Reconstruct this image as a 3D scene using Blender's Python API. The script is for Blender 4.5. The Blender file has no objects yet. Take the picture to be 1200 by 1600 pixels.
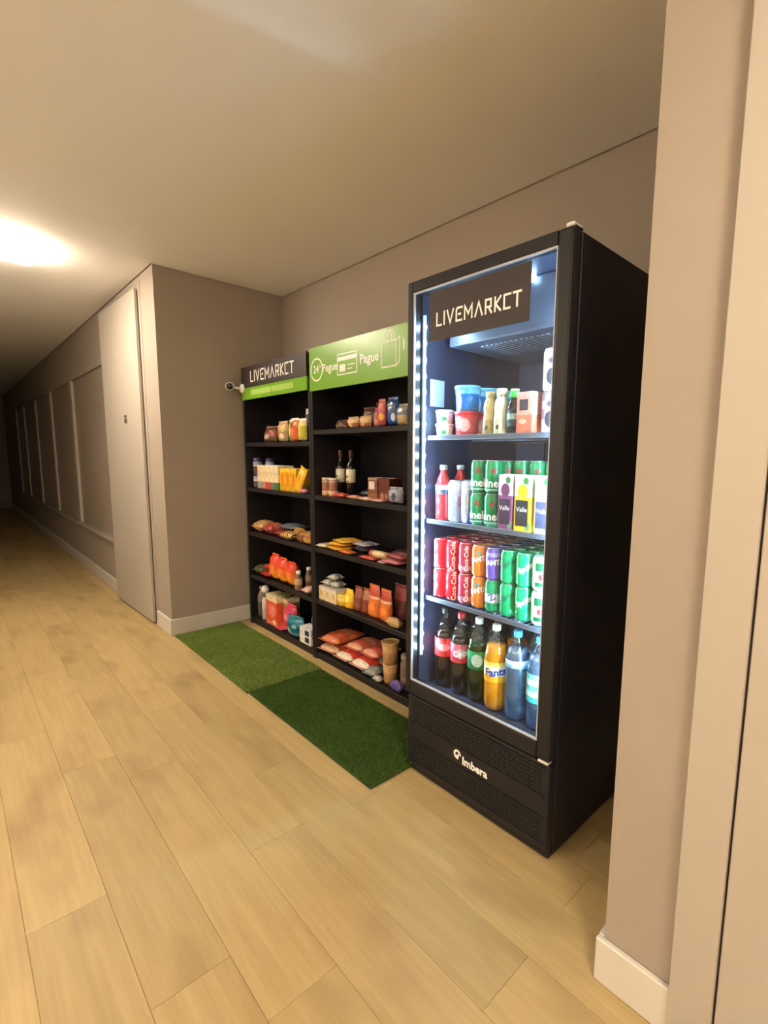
import bpy, bmesh, math, random
from mathutils import Matrix, Vector
random.seed(7)
SC = bpy.context.scene
COL = SC.collection
PI = math.pi

# ------------------------------------------------------------------ camera
CAM_H = 1.2817
yaw, pitch, roll = 0.7876, 0.1299, 0.0151
FPX, CX, CY = 773.79, 684.02, 816.91
fw = Vector((-math.sin(yaw) * math.cos(pitch), math.cos(yaw) * math.cos(pitch), -math.sin(pitch)))
r0 = Vector((math.cos(yaw), math.sin(yaw), 0))
u0 = r0.cross(fw)
rt = math.cos(roll) * r0 + math.sin(roll) * u0
up = -math.sin(roll) * r0 + math.cos(roll) * u0
cd = bpy.data.cameras.new('camera')
cam = bpy.data.objects.new('camera', cd)
COL.objects.link(cam)
cam.matrix_world = Matrix(((rt.x, up.x, -fw.x, 0), (rt.y, up.y, -fw.y, 0), (rt.z, up.z, -fw.z, CAM_H), (0, 0, 0, 1)))
cd.sensor_fit = 'HORIZONTAL'
cd.sensor_width = 36
cd.lens = FPX / 1200 * 36
cd.shift_x = -(CX - 600) / 1200
cd.shift_y = (CY - 800) / 1200
cd.clip_start = 0.02
SC.camera = cam

# ------------------------------------------------------------------ world, lamps, exposure
w = bpy.data.worlds.new('world'); SC.world = w; w.use_nodes = True
w.node_tree.nodes['Background'].inputs[0].default_value = (0.9, 0.8, 0.65, 1)
w.node_tree.nodes['Background'].inputs[1].default_value = 0.02
SC.view_settings.view_transform = 'Standard'
SC.view_settings.look = 'None'
SC.view_settings.gamma = 1
SC.view_settings.exposure = 0.58
SC.view_settings.use_curve_mapping = False
LAMP_COL, LAMP_L = (1.0, 0.845, 0.65), 52.0          # warm LED ceiling panels
LED_COL, LED_L = (0.50, 0.80, 1.0), 1050.0            # cold LED strips of the cooler

# ------------------------------------------------------------------ main dimensions (metres)
HC = 2.5
XA, YC, YB, XP = -3.728, 1.0642, 1.9755, -0.4635     # alcove left wall, corridor wall plane, alcove back, alcove right edge
FX0, FX1, FY0, FY1, FH = -1.4237, -0.7517, 1.2467, 1.93, 1.907   # cooler
SY = 1.5936                                         # front of the shelf units
S1X0, S1X1, S2X1 = -3.641, -2.701, -1.76
YO, YH, XH = -0.62, -4.2, -2.8                       # opposite corridor wall; unseen hall added for soft light: wall, left end

# ------------------------------------------------------------------ materials
def nodes(name):
    m = bpy.data.materials.new(name); m.use_nodes = True
    nt = m.node_tree
    return m, nt, nt.nodes['Principled BSDF']
def N(nt, t, **k):
    n = nt.nodes.new(t)
    for a, b in k.items(): setattr(n, a, b)
    return n
def rgba(c): return (c[0], c[1], c[2], 1)
def hx(r, g, b):      # sRGB 0-255 to linear
    f = lambda v: ((v / 255 + 0.055) / 1.055) ** 2.4 if v > 10 else v / 255 / 12.92
    return (f(r), f(g), f(b))
def mixc(nt, fac, a, b):
    n = N(nt, 'ShaderNodeMix', data_type='RGBA')
    for k, v in ((0, fac), (6, a), (7, b)):
        if hasattr(v, 'type') and not isinstance(v, tuple): nt.links.new(v, n.inputs[k])
        else: n.inputs[k].default_value = v if k == 0 else rgba(v)
    return n.outputs[2]
MC = {}
def mat(name, c, rough=0.6, metal=0.0, var=0.08, scale=12.0, bump=0.0, bscale=80.0, spec=0.5):
    if name in MC: return MC[name]
    m, nt, p = nodes(name)
    tc = N(nt, 'ShaderNodeTexCoord')
    nz = N(nt, 'ShaderNodeTexNoise'); nz.inputs['Scale'].default_value = scale; nz.inputs['Detail'].default_value = 3
    nt.links.new(tc.outputs['Object'], nz.inputs['Vector'])
    out = mixc(nt, nz.outputs['Fac'], tuple(v * (1 - var) for v in c), tuple(min(1, v * (1 + var)) for v in c))
    nt.links.new(out, p.inputs['Base Color'])
    p.inputs['Roughness'].default_value = rough
    p.inputs['Metallic'].default_value = metal
    p.inputs['Specular IOR Level'].default_value = spec
    if bump:
        nb = N(nt, 'ShaderNodeTexNoise'); nb.inputs['Scale'].default_value = bscale; nb.inputs['Detail'].default_value = 4
        nt.links.new(tc.outputs['Object'], nb.inputs['Vector'])
        b = N(nt, 'ShaderNodeBump'); b.inputs['Strength'].default_value = bump; b.inputs['Distance'].default_value = 0.002
        nt.links.new(nb.outputs['Fac'], b.inputs['Height']); nt.links.new(b.outputs['Normal'], p.inputs['Normal'])
    MC[name] = m
    return m
def emit(name, c, s):
    m, nt, p = nodes(name)
    p.inputs['Base Color'].default_value = rgba(tuple(v * 0.6 for v in c))
    p.inputs['Emission Color'].default_value = rgba(c)
    p.inputs['Emission Strength'].default_value = s
    return m
def clear(name, tint, refl=0.04, rough=0.02, maxr=0.9):
    """thin transparent sheet: transparent and glossy mixed by a Schlick term"""
    m = bpy.data.materials.new(name); m.use_nodes = True
    nt = m.node_tree; nt.nodes.remove(nt.nodes['Principled BSDF'])
    o = nt.nodes['Material Output']
    t = N(nt, 'ShaderNodeBsdfTransparent'); t.inputs[0].default_value = rgba(tint)
    g = N(nt, 'ShaderNodeBsdfGlossy'); g.inputs['Roughness'].default_value = rough
    lw = N(nt, 'ShaderNodeLayerWeight')
    pw = N(nt, 'ShaderNodeMath', operation='POWER'); pw.inputs[1].default_value = 5
    ma = N(nt, 'ShaderNodeMath', operation='MULTIPLY_ADD'); ma.inputs[1].default_value = maxr; ma.inputs[2].default_value = refl
    nt.links.new(lw.outputs['Facing'], pw.inputs[0]); nt.links.new(pw.outputs[0], ma.inputs[0])
    mx = N(nt, 'ShaderNodeMixShader')
    nt.links.new(ma.outputs[0], mx.inputs[0]); nt.links.new(t.outputs[0], mx.inputs[1]); nt.links.new(g.outputs[0], mx.inputs[2])
    nt.links.new(mx.outputs[0], o.inputs[0])
    return m
PK = [0]
def pack(bands, spots=(), rough=0.35, axis='Z', soft=False, wr=0.0):
    """printed packaging: colour bands along one axis of the pack and round printed spots"""
    PK[0] += 1
    m, nt, p = nodes('printed_pack_%d' % PK[0])
    tc = N(nt, 'ShaderNodeTexCoord'); sx = N(nt, 'ShaderNodeSeparateXYZ')
    nt.links.new(tc.outputs['Generated'], sx.inputs[0])
    cr = N(nt, 'ShaderNodeValToRGB'); cr.color_ramp.interpolation = 'EASE' if soft else 'CONSTANT'
    el = cr.color_ramp.elements
    while len(el) > 1: el.remove(el[-1])
    el[0].position = bands[0][0]; el[0].color = rgba(bands[0][1])
    for z, c in bands[1:]:
        e = el.new(z); e.color = rgba(c)
    nt.links.new(sx.outputs[axis], cr.inputs[0])
    col = cr.outputs[0]
    for (u, v, ru, rv, c) in spots:
        a = N(nt, 'ShaderNodeMath', operation='SUBTRACT'); a.inputs[1].default_value = u; nt.links.new(sx.outputs['X'], a.inputs[0])
        b = N(nt, 'ShaderNodeMath', operation='SUBTRACT'); b.inputs[1].default_value = v; nt.links.new(sx.outputs['Z'], b.inputs[0])
        a2 = N(nt, 'ShaderNodeMath', operation='DIVIDE'); a2.inputs[1].default_value = ru; nt.links.new(a.outputs[0], a2.inputs[0])
        b2 = N(nt, 'ShaderNodeMath', operation='DIVIDE'); b2.inputs[1].default_value = rv; nt.links.new(b.outputs[0], b2.inputs[0])
        a3 = N(nt, 'ShaderNodeMath', operation='POWER'); a3.inputs[1].default_value = 2; nt.links.new(a2.outputs[0], a3.inputs[0])
        b3 = N(nt, 'ShaderNodeMath', operation='MULTIPLY'); nt.links.new(b2.outputs[0], b3.inputs[0]); nt.links.new(b2.outputs[0], b3.inputs[1])
        a4 = N(nt, 'ShaderNodeMath', operation='MULTIPLY'); nt.links.new(a2.outputs[0], a4.inputs[0]); nt.links.new(a2.outputs[0], a4.inputs[1])
        s = N(nt, 'ShaderNodeMath', operation='ADD'); nt.links.new(a4.outputs[0], s.inputs[0]); nt.links.new(b3.outputs[0], s.inputs[1])
        lt = N(nt, 'ShaderNodeMath', operation='LESS_THAN'); lt.inputs[1].default_value = 1; nt.links.new(s.outputs[0], lt.inputs[0])
        nt.nodes.remove(a3)
        col = mixc(nt, lt.outputs[0], col, c)
    pn = N(nt, 'ShaderNodeTexNoise'); pn.inputs['Scale'].default_value = 6.5; pn.inputs['Detail'].default_value = 3
    nt.links.new(tc.outputs['Generated'], pn.inputs['Vector'])
    pr = N(nt, 'ShaderNodeMapRange'); pr.inputs[1].default_value = 0.3; pr.inputs[2].default_value = 0.7; pr.inputs[3].default_value = 0.78; pr.inputs[4].default_value = 1.18
    nt.links.new(pn.outputs['Fac'], pr.inputs[0])
    ps = N(nt, 'ShaderNodeVectorMath', operation='SCALE'); nt.links.new(col, ps.inputs[0]); nt.links.new(pr.outputs[0], ps.inputs['Scale'])
    nt.links.new(ps.outputs[0], p.inputs['Base Color'])
    p.inputs['Roughness'].default_value = rough
    if wr:
        nb = N(nt, 'ShaderNodeTexNoise'); nb.inputs['Scale'].default_value = 28; nb.inputs['Detail'].default_value = 2
        nt.links.new(tc.outputs['Object'], nb.inputs['Vector'])
        b = N(nt, 'ShaderNodeBump'); b.inputs['Strength'].default_value = wr; b.inputs['Distance'].default_value = 0.01
        nt.links.new(nb.outputs['Fac'], b.inputs['Height']); nt.links.new(b.outputs['Normal'], p.inputs['Normal'])
    return m

WALL = mat('taupe_wall_paint', (0.345, 0.29, 0.242), 0.75, var=0.05, scale=3, bump=0.15, bscale=140)
CEIL = mat('ceiling_paint', (0.88, 0.86, 0.83), 0.85, var=0.03, scale=2, bump=0.1, bscale=120)
WHITE = mat('white_skirting_paint', (0.62, 0.58, 0.52), 0.45, var=0.03)
DOORM = mat('pale_door_laminate', (0.43, 0.385, 0.33), 0.5, var=0.03, scale=5)
GAP = mat('dark_joint', (0.05, 0.035, 0.025), 0.9)
BLACK = mat('black_laminate', (0.012, 0.010, 0.012), 0.45, var=0.2, scale=20, spec=0.3)
BLACKP = mat('black_painted_steel', (0.010, 0.010, 0.014), 0.5, var=0.2, scale=10, bump=0.12, bscale=200, spec=0.3)
BLACKPL = mat('black_plastic', (0.013, 0.012, 0.015), 0.42, var=0.15, spec=0.3)
LINER = mat('dark_cooler_liner', (0.035, 0.042, 0.085), 0.45, var=0.15)
SHELFM = mat('coated_shelf_wire', (0.05, 0.055, 0.08), 0.35)
RAIL = mat('grey_rail', (0.10, 0.11, 0.14), 0.35)
GASK = mat('pale_gasket', (0.45, 0.45, 0.49), 0.4)
PRINTW = mat('white_print', (0.92, 0.91, 0.88), 0.35, var=0.02)
PRINTB = mat('black_sign_print', (0.022, 0.014, 0.014), 0.45, var=0.1)
GREEN = mat('green_sign_print', (0.17, 0.40, 0.022), 0.28, var=0.05, scale=4)
GREENL = mat('pale_green_bars', (0.36, 0.58, 0.12), 0.3, var=0.05)
ALU = mat('aluminium', (0.62, 0.63, 0.66), 0.3, metal=0.9)
GLASS = clear('cooler_door_glass', (0.95, 0.97, 0.98), 0.02)
PET = clear('clear_bottle_plastic', (0.86, 0.90, 0.94), 0.07, 0.08)
PETB = clear('blue_bottle_plastic', (0.62, 0.80, 0.95), 0.10, 0.12)
PETG = clear('green_bottle_plastic', (0.20, 0.55, 0.30), 0.08, 0.08)
WINEG = mat('dark_wine_glass', (0.012, 0.008, 0.010), 0.12)

# ------------------------------------------------------------------ mesh helpers
class MB:
    def __init__(s): s.v = []; s.f = []; s.sm = []
    def add(s, vs, fs, smooth=False, M=None):
        o = len(s.v)
        for v in vs: s.v.append(tuple(M @ Vector(v)) if M else tuple(v))
        for f in fs: s.f.append(tuple(i + o for i in f)); s.sm.append(smooth)
        return s
    def box(s, x0, x1, y0, y1, z0, z1, c=0.0, M=None):
        """box; c chamfers its edges"""
        if c <= 0:
            vs = [(x, y, z) for x in (x0, x1) for y in (y0, y1) for z in (z0, z1)]
            fs = [(0, 1, 3, 2), (4, 6, 7, 5), (0, 4, 5, 1), (2, 3, 7, 6), (0, 2, 6, 4), (1, 5, 7, 3)]
            return s.add(vs, fs, False, M)
        bm = bmesh.new(); bmesh.ops.create_cube(bm, size=1)
        for v in bm.verts:
            v.co = Vector(((x0 + x1) / 2 + v.co.x * (x1 - x0), (y0 + y1) / 2 + v.co.y * (y1 - y0), (z0 + z1) / 2 + v.co.z * (z1 - z0)))
        bmesh.ops.bevel(bm, geom=bm.edges[:], offset=c, segments=1 if c < 0.004 else 2, affect='EDGES', profile=0.5)
        bm.verts.index_update()
        vs = [v.co[:] for v in bm.verts]; fs = [[v.index for v in f.verts] for f in bm.faces]
        bm.free()
        return s.add(vs, fs, False, M)
    def lathe(s, prof, seg=20, M=None, cap=True):
        n = len(prof); vs = []; fs = []
        for k in range(seg):
            a = 2 * PI * k / seg
            for r, z in prof: vs.append((r * math.cos(a), r * math.sin(a), z))
        for k in range(seg):
            k2 = (k + 1) % seg
            for i in range(n - 1): fs.append((k * n + i, k2 * n + i, k2 * n + i + 1, k * n + i + 1))
        s.add(vs, fs, True, M)
        if cap:
            o = len(s.v) - len(vs)
            if prof[0][0] > 1e-5: s.f.append(tuple(o + k * n for k in range(seg))[::-1]); s.sm.append(False)
            if prof[-1][0] > 1e-5: s.f.append(tuple(o + k * n + n - 1 for k in range(seg))); s.sm.append(False)
        return s
    def tube(s, pts, r, seg=8):
        pts = [Vector(p) for p in pts]; vs = []; fs = []
        for i, p in enumerate(pts):
            d = (pts[min(i + 1, len(pts) - 1)] - pts[max(i - 1, 0)]).normalized()
            a = d.cross(Vector((0, 0, 1)) if abs(d.z) < 0.9 else Vector((1, 0, 0))).normalized(); b = d.cross(a)
            for k in range(seg):
                t = 2 * PI * k / seg
                vs.append(p + r * (math.cos(t) * a + math.sin(t) * b))
        for i in range(len(pts) - 1):
            for k in range(seg):
                k2 = (k + 1) % seg
                fs.append((i * seg + k, i * seg + k2, (i + 1) * seg + k2, (i + 1) * seg + k))
        fs.append(tuple(range(seg))[::-1]); fs.append(tuple((len(pts) - 1) * seg + k for k in range(seg)))
        return s.add(vs, fs, True)
    def mesh(s, name):
        me = bpy.data.meshes.new(name); me.from_pydata(s.v, [], s.f)
        me.polygons.foreach_set('use_smooth', s.sm); me.update()
        return me
    def build(s, name, m, parent=None, loc=None, rot=None):
        return link(name, s.mesh(name), m, parent, loc, rot)
def link(name, me, m, parent=None, loc=None, rot=None):
    if m and not me.materials: me.materials.append(m)
    o = bpy.data.objects.new(name, me); COL.objects.link(o)
    if parent: o.parent = parent
    if loc: o.location = loc
    if rot: o.rotation_euler = rot
    return o
def tag(o, label, cat, group=None, kind=None):
    o['label'] = label; o['category'] = cat
    if group: o['group'] = group
    if kind: o['kind'] = kind
    return o
def empty(name, loc, label, cat, group=None, rz=0, rot=None):
    o = bpy.data.objects.new(name, None); COL.objects.link(o)
    o.empty_display_size = 0.05
    o.location = loc; o.rotation_euler = rot or (0, 0, rz)
    return tag(o, label, cat, group)
def struct(name, mb, m, label, cat):
    o = mb.build(name, m); return tag(o, label, cat, kind='structure')
def copy_tree(o, loc, rz, label, group=None):
    c = o.copy(); COL.objects.link(c); c.location = loc; c.rotation_euler = (0, 0, rz); c['label'] = label
    if group: c['group'] = group
    for ch in o.children:
        d = ch.copy(); COL.objects.link(d); d.parent = c
        for g in ch.children:
            e = g.copy(); COL.objects.link(e); e.parent = d
    return c

def text_mesh(s, size, name='lettering', cyl=None, bold=0.0, align='CENTER', M=None):
    cu = bpy.data.curves.new('t', 'FONT'); cu.body = s; cu.size = size; cu.align_x = align; cu.align_y = 'CENTER'
    cu.resolution_u = 2; cu.offset = bold
    ob = bpy.data.objects.new('t', cu); COL.objects.link(ob)
    bpy.context.view_layer.update()
    me = bpy.data.meshes.new_from_object(ob)
    bpy.data.objects.remove(ob); bpy.data.curves.remove(cu)
    me.name = name; me.materials.clear()
    if cyl:
        bm = bmesh.new(); bm.from_mesh(me)
        bmesh.ops.triangulate(bm, faces=bm.faces[:])
        for _ in range(2):
            lg = [e for e in bm.edges if e.calc_length() > size * 0.25]
            if lg: bmesh.ops.subdivide_edges(bm, edges=lg, cuts=1); bmesh.ops.triangulate(bm, faces=bm.faces[:])
        for v in bm.verts:
            x, y, _ = v.co
            if M: x, y, _ = M @ Vector((x, y, 0))
            a = x / cyl; v.co = Vector((cyl * math.sin(a), -cyl * math.cos(a), y))
        bm.to_mesh(me); bm.free()
    else:
        for v in me.vertices: v.co = Vector((v.co.x, 0, v.co.y))       # faces -Y
    me.update()
    return me
STROKES = {'L': (.5, [[(0, 1), (0, 0), (.5, 0)]]), 'I': (0, [[(0, 1), (0, 0)]]), 'V': (.66, [[(0, 1), (.33, 0), (.66, 1)]]),
           'E': (.55, [[(.6, 1), (.1, 1), (0, .85), (0, 0), (.55, 0)], [(.25, .5), (.42, .5)]]), 'M': (.74, [[(0, 0), (0, 1), (.37, .35), (.74, 1), (.74, 0)]]),
           'A': (.68, [[(0, 0), (.34, 1), (.68, 0)]]), 'R': (.55, [[(0, 0), (0, 1), (.5, 1), (.5, .45), (.12, .45)], [(.28, .45), (.55, 0)]]),
           'K': (.5, [[(0, 1), (0, 0)], [(.5, 1), (.06, .5), (.5, 0)]]), 'C': (.5, [[(.55, 1), (0, 1), (0, 0), (.5, 0)]]), 'T': (.6, [[(0, 1), (.62, 1)], [(.31, 1), (.31, 0)]])}
def polyline(mb, pts, w, y=0.0):
    """flat stroke of even width with mitred corners"""
    P = [Vector(p) for p in pts]
    closed = (P[0] - P[-1]).length < 1e-6
    if closed: P = P[:-1]
    n = len(P); L = []; Rr = []
    y -= 4e-5 * (len(mb.f) % 7)
    for i in range(n):
        d0 = (P[i] - P[i - 1]).normalized() if (i > 0 or closed) else None
        d1 = (P[(i + 1) % n] - P[i]).normalized() if (i < n - 1 or closed) else None
        if d0 is None: d0 = d1
        if d1 is None: d1 = d0
        t = (d0 + d1)
        t = t.normalized() if t.length > 1e-4 else d0
        nn = Vector((-t.y, t.x)); c = max(0.42, nn.dot(Vector((-d0.y, d0.x))))
        q = P[i].copy()
        if not closed and i == 0: q = q - d1 * w / 2
        if not closed and i == n - 1: q = q + d0 * w / 2
        L.append(q + nn * (w / 2 / c)); Rr.append(q - nn * (w / 2 / c))
    vs = [(p.x, y, p.y) for p in L] + [(p.x, y, p.y) for p in Rr]
    m = n if closed else n - 1
    mb.add(vs, [(i, n + i, n + (i + 1) % n, (i + 1) % n) for i in range(m)])
def livemarket(width, height, sw=0.15):
    word = 'LIVEMARKCT'; gap = .34
    tot = sum(STROKES[c][0] for c in word) + gap * (len(word) - 1)
    sx = width / tot; mb = MB(); x = -width / 2
    for c in word:
        wd, st = STROKES[c]
        for pl in st:
            polyline(mb, [(x + a * sx, (b - .5) * height) for a, b in pl], sw * height)
        x += (wd + gap) * sx
    return mb
def circle_line(mb, cx, cz, r, w, n=28):
    polyline(mb, [(cx + r * math.cos(2 * PI * k / n), cz + r * math.sin(2 * PI * k / n)) for k in range(n + 1)], w)

# ------------------------------------------------------------------ floor: grout slab with one object per plank
XE0, XE1 = -15.0, 2.8
floor = struct('floor', MB().box(XE0, XE1, YH, YB, -0.06, -0.004), mat('floor_joint', (0.46, 0.335, 0.165), 0.8), 'light wood-look plank floor of the corridor and alcove', 'floor')
def plank_material():
    m, nt, p = nodes('pale_oak_plank')
    tc = N(nt, 'ShaderNodeTexCoord'); oi = N(nt, 'ShaderNodeObjectInfo')
    mp = N(nt, 'ShaderNodeVectorMath', operation='MULTIPLY_ADD')
    cb = N(nt, 'ShaderNodeCombineXYZ')
    mm = N(nt, 'ShaderNodeMath', operation='MULTIPLY'); mm.inputs[1].default_value = 37
    nt.links.new(oi.outputs['Random'], mm.inputs[0]); nt.links.new(mm.outputs[0], cb.inputs[0]); nt.links.new(mm.outputs[0], cb.inputs[1])
    mp.inputs[1].default_value = (1, 1, 1)
    nt.links.new(tc.outputs['Object'], mp.inputs[0]); nt.links.new(cb.outputs[0], mp.inputs[2])
    def noise(sc, stretch, det, rough=0.55):
        mu = N(nt, 'ShaderNodeVectorMath', operation='MULTIPLY'); mu.inputs[1].default_value = stretch
        nt.links.new(mp.outputs[0], mu.inputs[0])
        n = N(nt, 'ShaderNodeTexNoise'); n.inputs['Scale'].default_value = sc; n.inputs['Detail'].default_value = det; n.inputs['Roughness'].default_value = rough
        nt.links.new(mu.outputs[0], n.inputs['Vector']); return n.outputs['Fac']
    grain = noise(5, (0.5, 5.0, 1), 5)
    blot = noise(2.6, (0.8, 1.7, 1), 2)
    fine = noise(14, (0.25, 6, 1), 3)
    c = mixc(nt, grain, (0.385, 0.270, 0.115), (0.535, 0.402, 0.190))
    r1 = N(nt, 'ShaderNodeValToRGB'); r1.color_ramp.elements[0].position = 0.52; r1.color_ramp.elements[1].position = 0.78
    nt.links.new(blot, r1.inputs[0])
    f1 = N(nt, 'ShaderNodeMath', operation='MULTIPLY'); f1.inputs[1].default_value = 0.9; nt.links.new(r1.outputs[0], f1.inputs[0])
    c = mixc(nt, f1.outputs[0], c, (0.31, 0.205, 0.092))
    r2 = N(nt, 'ShaderNodeMapRange'); r2.inputs[1].default_value = 0.3; r2.inputs[2].default_value = 0.7; r2.inputs[3].default_value = 0.94; r2.inputs[4].default_value = 1.05
    nt.links.new(fine, r2.inputs[0])
    r3 = N(nt, 'ShaderNodeMapRange'); r3.inputs[3].default_value = 0.89; r3.inputs[4].default_value = 1.06
    nt.links.new(oi.outputs['Random'], r3.inputs[0])
    k = N(nt, 'ShaderNodeMath', operation='MULTIPLY'); nt.links.new(r2.outputs[0], k.inputs[0]); nt.links.new(r3.outputs[0], k.inputs[1])
    sc = N(nt, 'ShaderNodeVectorMath', operation='SCALE'); nt.links.new(c, sc.inputs[0]); nt.links.new(k.outputs[0], sc.inputs['Scale'])
    nt.links.new(sc.outputs[0], p.inputs['Base Color'])
    p.inputs['Roughness'].default_value = 0.5
    p.inputs['Specular IOR Level'].default_value = 0.35
    b = N(nt, 'ShaderNodeBump'); b.inputs['Strength'].default_value = 0.06; b.inputs['Distance'].default_value = 0.002
    nt.links.new(grain, b.inputs['Height']); nt.links.new(b.outputs['Normal'], p.inputs['Normal'])
    return m
PLANK = plank_material()
PW, PL, GP = 0.1845, 1.2, 0.0007
def plank_mesh(x0, x1, y0, y1, cx, cy):
    c = 0.0012
    a, b, d, e = x0 + GP / 2 - cx, x1 - GP / 2 - cx, y0 + GP / 2 - cy, y1 - GP / 2 - cy
    z0, z1 = -0.008, 0.0
    vs = [(a, d, z0), (b, d, z0), (b, e, z0), (a, e, z0), (a, d, z1 - c / 2), (b, d, z1 - c / 2), (b, e, z1 - c / 2), (a, e, z1 - c / 2), (a + c, d + c, z1), (b - c, d + c, z1), (b - c, e - c, z1), (a + c, e - c, z1)]
    fs = [(0, 3, 2, 1)] + [(i, (i + 1) % 4, (i + 1) % 4 + 4, i + 4) for i in range(4)] + [(i + 4, (i + 1) % 4 + 4, (i + 1) % 4 + 8, i + 8) for i in range(4)] + [(8, 9, 10, 11)]
    return MB().add(vs, fs)
JOINT = {0: -3.56, 1: -2.15, 2: -1.45, 3: -3.024, 4: -2.6, 5: -0.635, 6: -1.9, -1: -2.79, -2: -1.3, -3: -0.5, -4: -2.2, -5: -1.0, -6: -1.7}
full = None
for row in range(-7, 10):
    y0 = 0.240 + row * PW; y1 = y0 + PW
    y0c, y1c = max(y0, YH), min(y1, YB)
    if y1c - y0c < 0.01: continue
    off = JOINT.get(row, -0.9 - 0.37 * row)
    k0 = math.floor((XE0 - off) / PL)
    x = off + k0 * PL
    while x < XE1:
        a, b = max(x, XE0), min(x + PL, XE1)
        x += PL
        if b - a < 0.02: continue
        if y0c >= YC and not (b > XA and a < XP): continue
        if y0c >= YC: a, b = max(a, XA), min(b, XP)
        if b - a < 0.02: continue
        if y0c < YO - 0.05: a = max(a, XH)
        if b - a < 0.02: continue
        plank_mesh(a, b, y0c, y1c, (a + b) / 2, (y0c + y1c) / 2).build('plank', PLANK, floor, ((a + b) / 2, (y0c + y1c) / 2, 0))

# ------------------------------------------------------------------ walls, ceiling
G = 0.010
ce = MB()
ce.box(XE0, XE1, YH, YC - G, HC, HC + 0.02)
ce.box(XA + G, XP - G, YC - G, YB - G, HC, HC + 0.02)
ce.box(XE0, XE1, YH - 0.1, YB + 0.1, HC + 0.03, HC + 0.12)
struct('ceiling', ce, CEIL, 'plain pale ceiling with a thin shadow gap along the walls', 'ceiling')
struct('wall_back', MB().box(XA, XP, YB, YB + 0.12, 0, HC + 0.03), WALL, 'taupe back wall of the alcove behind the shelves and cooler', 'wall')
struct('wall_left', MB().box(-4.03, XA, YC, YB + 0.12, 0, HC + 0.03), WALL, 'taupe return wall at the left side of the alcove', 'wall')
struct('wall_right', MB().box(XP, XE1, YC, YB + 0.12, 0, HC + 0.03), WALL, 'taupe wall section at the right of the alcove beside the cooler', 'wall')
WX0, WX1, WZ0, WZ1 = -12.6, -5.15, 0.5, 2.06
wl = MB()
wl.box(XE0, -4.03, YC, YC + 0.25, 0, WZ0); wl.box(XE0, -4.03, YC, YC + 0.25, WZ1, HC + 0.03)
wl.box(WX1, -4.03, YC, YC + 0.25, WZ0, WZ1); wl.box(XE0, WX0, YC, YC + 0.25, WZ0, WZ1)
wl.box(WX0, WX1, YC + 0.2, YC + 0.25, WZ0, WZ1)
struct('wall_corridor', wl, WALL, 'taupe corridor wall receding into the dark at left', 'wall')
struct('wall_opposite', MB().box(XE0, XH, YH - 0.1, YO, 0, HC + 0.03), CEIL, 'pale corridor wall opposite the windows', 'wall')
struct('wall_hall', MB().box(XH, XE1, YH - 0.1, YH, 0, HC + 0.03), CEIL, 'pale wall of the unseen hall added opposite the alcove', 'wall')
struct('wall_far', MB().box(XE0 - 0.1, XE0, YO - 0.1, YC + 0.25, 0, HC + 0.03), WALL, 'dark far end wall of the corridor', 'wall')
struct('wall_near', MB().box(XE1, XE1 + 0.1, YH - 0.1, YB, 0, HC + 0.03), CEIL, 'pale near end wall of the added hall', 'wall')

# windows along the corridor wall: frame posts, pane, sill
FROST = mat('frosted_taupe_pane', (0.36, 0.30, 0.24), 0.4, var=0.05, scale=2)
posts = [-5.15, -6.86, -8.36, -9.86, -11.36, -12.6]
for i in range(5):
    xr, xl = posts[i], posts[i + 1]
    wm = MB()
    fwid = 0.055
    for (a, b, c, d) in ((xl, xl + fwid, WZ0, WZ1), (xr - fwid, xr, WZ0, WZ1)):
        wm.box(a, b, YC - 0.002, YC + 0.06, c, d)
    wm.box(xl + fwid, xr - fwid, YC + 0.04, YC + 0.06, WZ0, WZ1)
    o = tag(wm.build('window_%d' % (i + 1), DOORM), ['corridor window with frosted pane next to the plain door', 'second corridor window from the door', 'third corridor window from the door', 'fourth corridor window from the door, in the dark', 'corridor window farthest into the dark'][i], 'window', kind='structure')
    MB().box(xl + fwid, xr - fwid, YC + 0.02, YC + 0.03, WZ0, WZ1).build('pane', FROST, o)
    MB().box(xl, xr, YC - 0.03, YC - 0.007, WZ0 - 0.025, WZ0 - 0.001, 0.003).build('sill', WALL, o)

# baseboards
BH, BT = 0.118, 0.016
def bb(name, x0, x1, y0, y1, label):
    struct(name, MB().box(x0, x1, y0, y1, 0.001, BH, 0.003), WHITE, label, 'baseboard')
bb('baseboard_left', XA, XA + BT, YC - BT, YB, 'white baseboard along the left side wall of the alcove')
bb('baseboard_corner', -4.03, XA - 0.0005, YC - BT, YC - 0.0005, 'short white baseboard between the plain door and the alcove corner')
bb('baseboard_corridor', XE0, -5.06, YC - BT, YC - 0.0005, 'white baseboard under the corridor windows')
bb('baseboard_back', XA + BT, XP - BT, YB - BT, YB, 'white baseboard along the back wall of the alcove')
bb('baseboard_right', XP - BT, -0.302, YC - BT, YC - 0.0005, 'white baseboard on the wall section right of the cooler')
bb('baseboard_pillar', XP - BT, XP - 0.0005, YC, YB - BT, 'white baseboard on the right side wall of the alcove')

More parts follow.
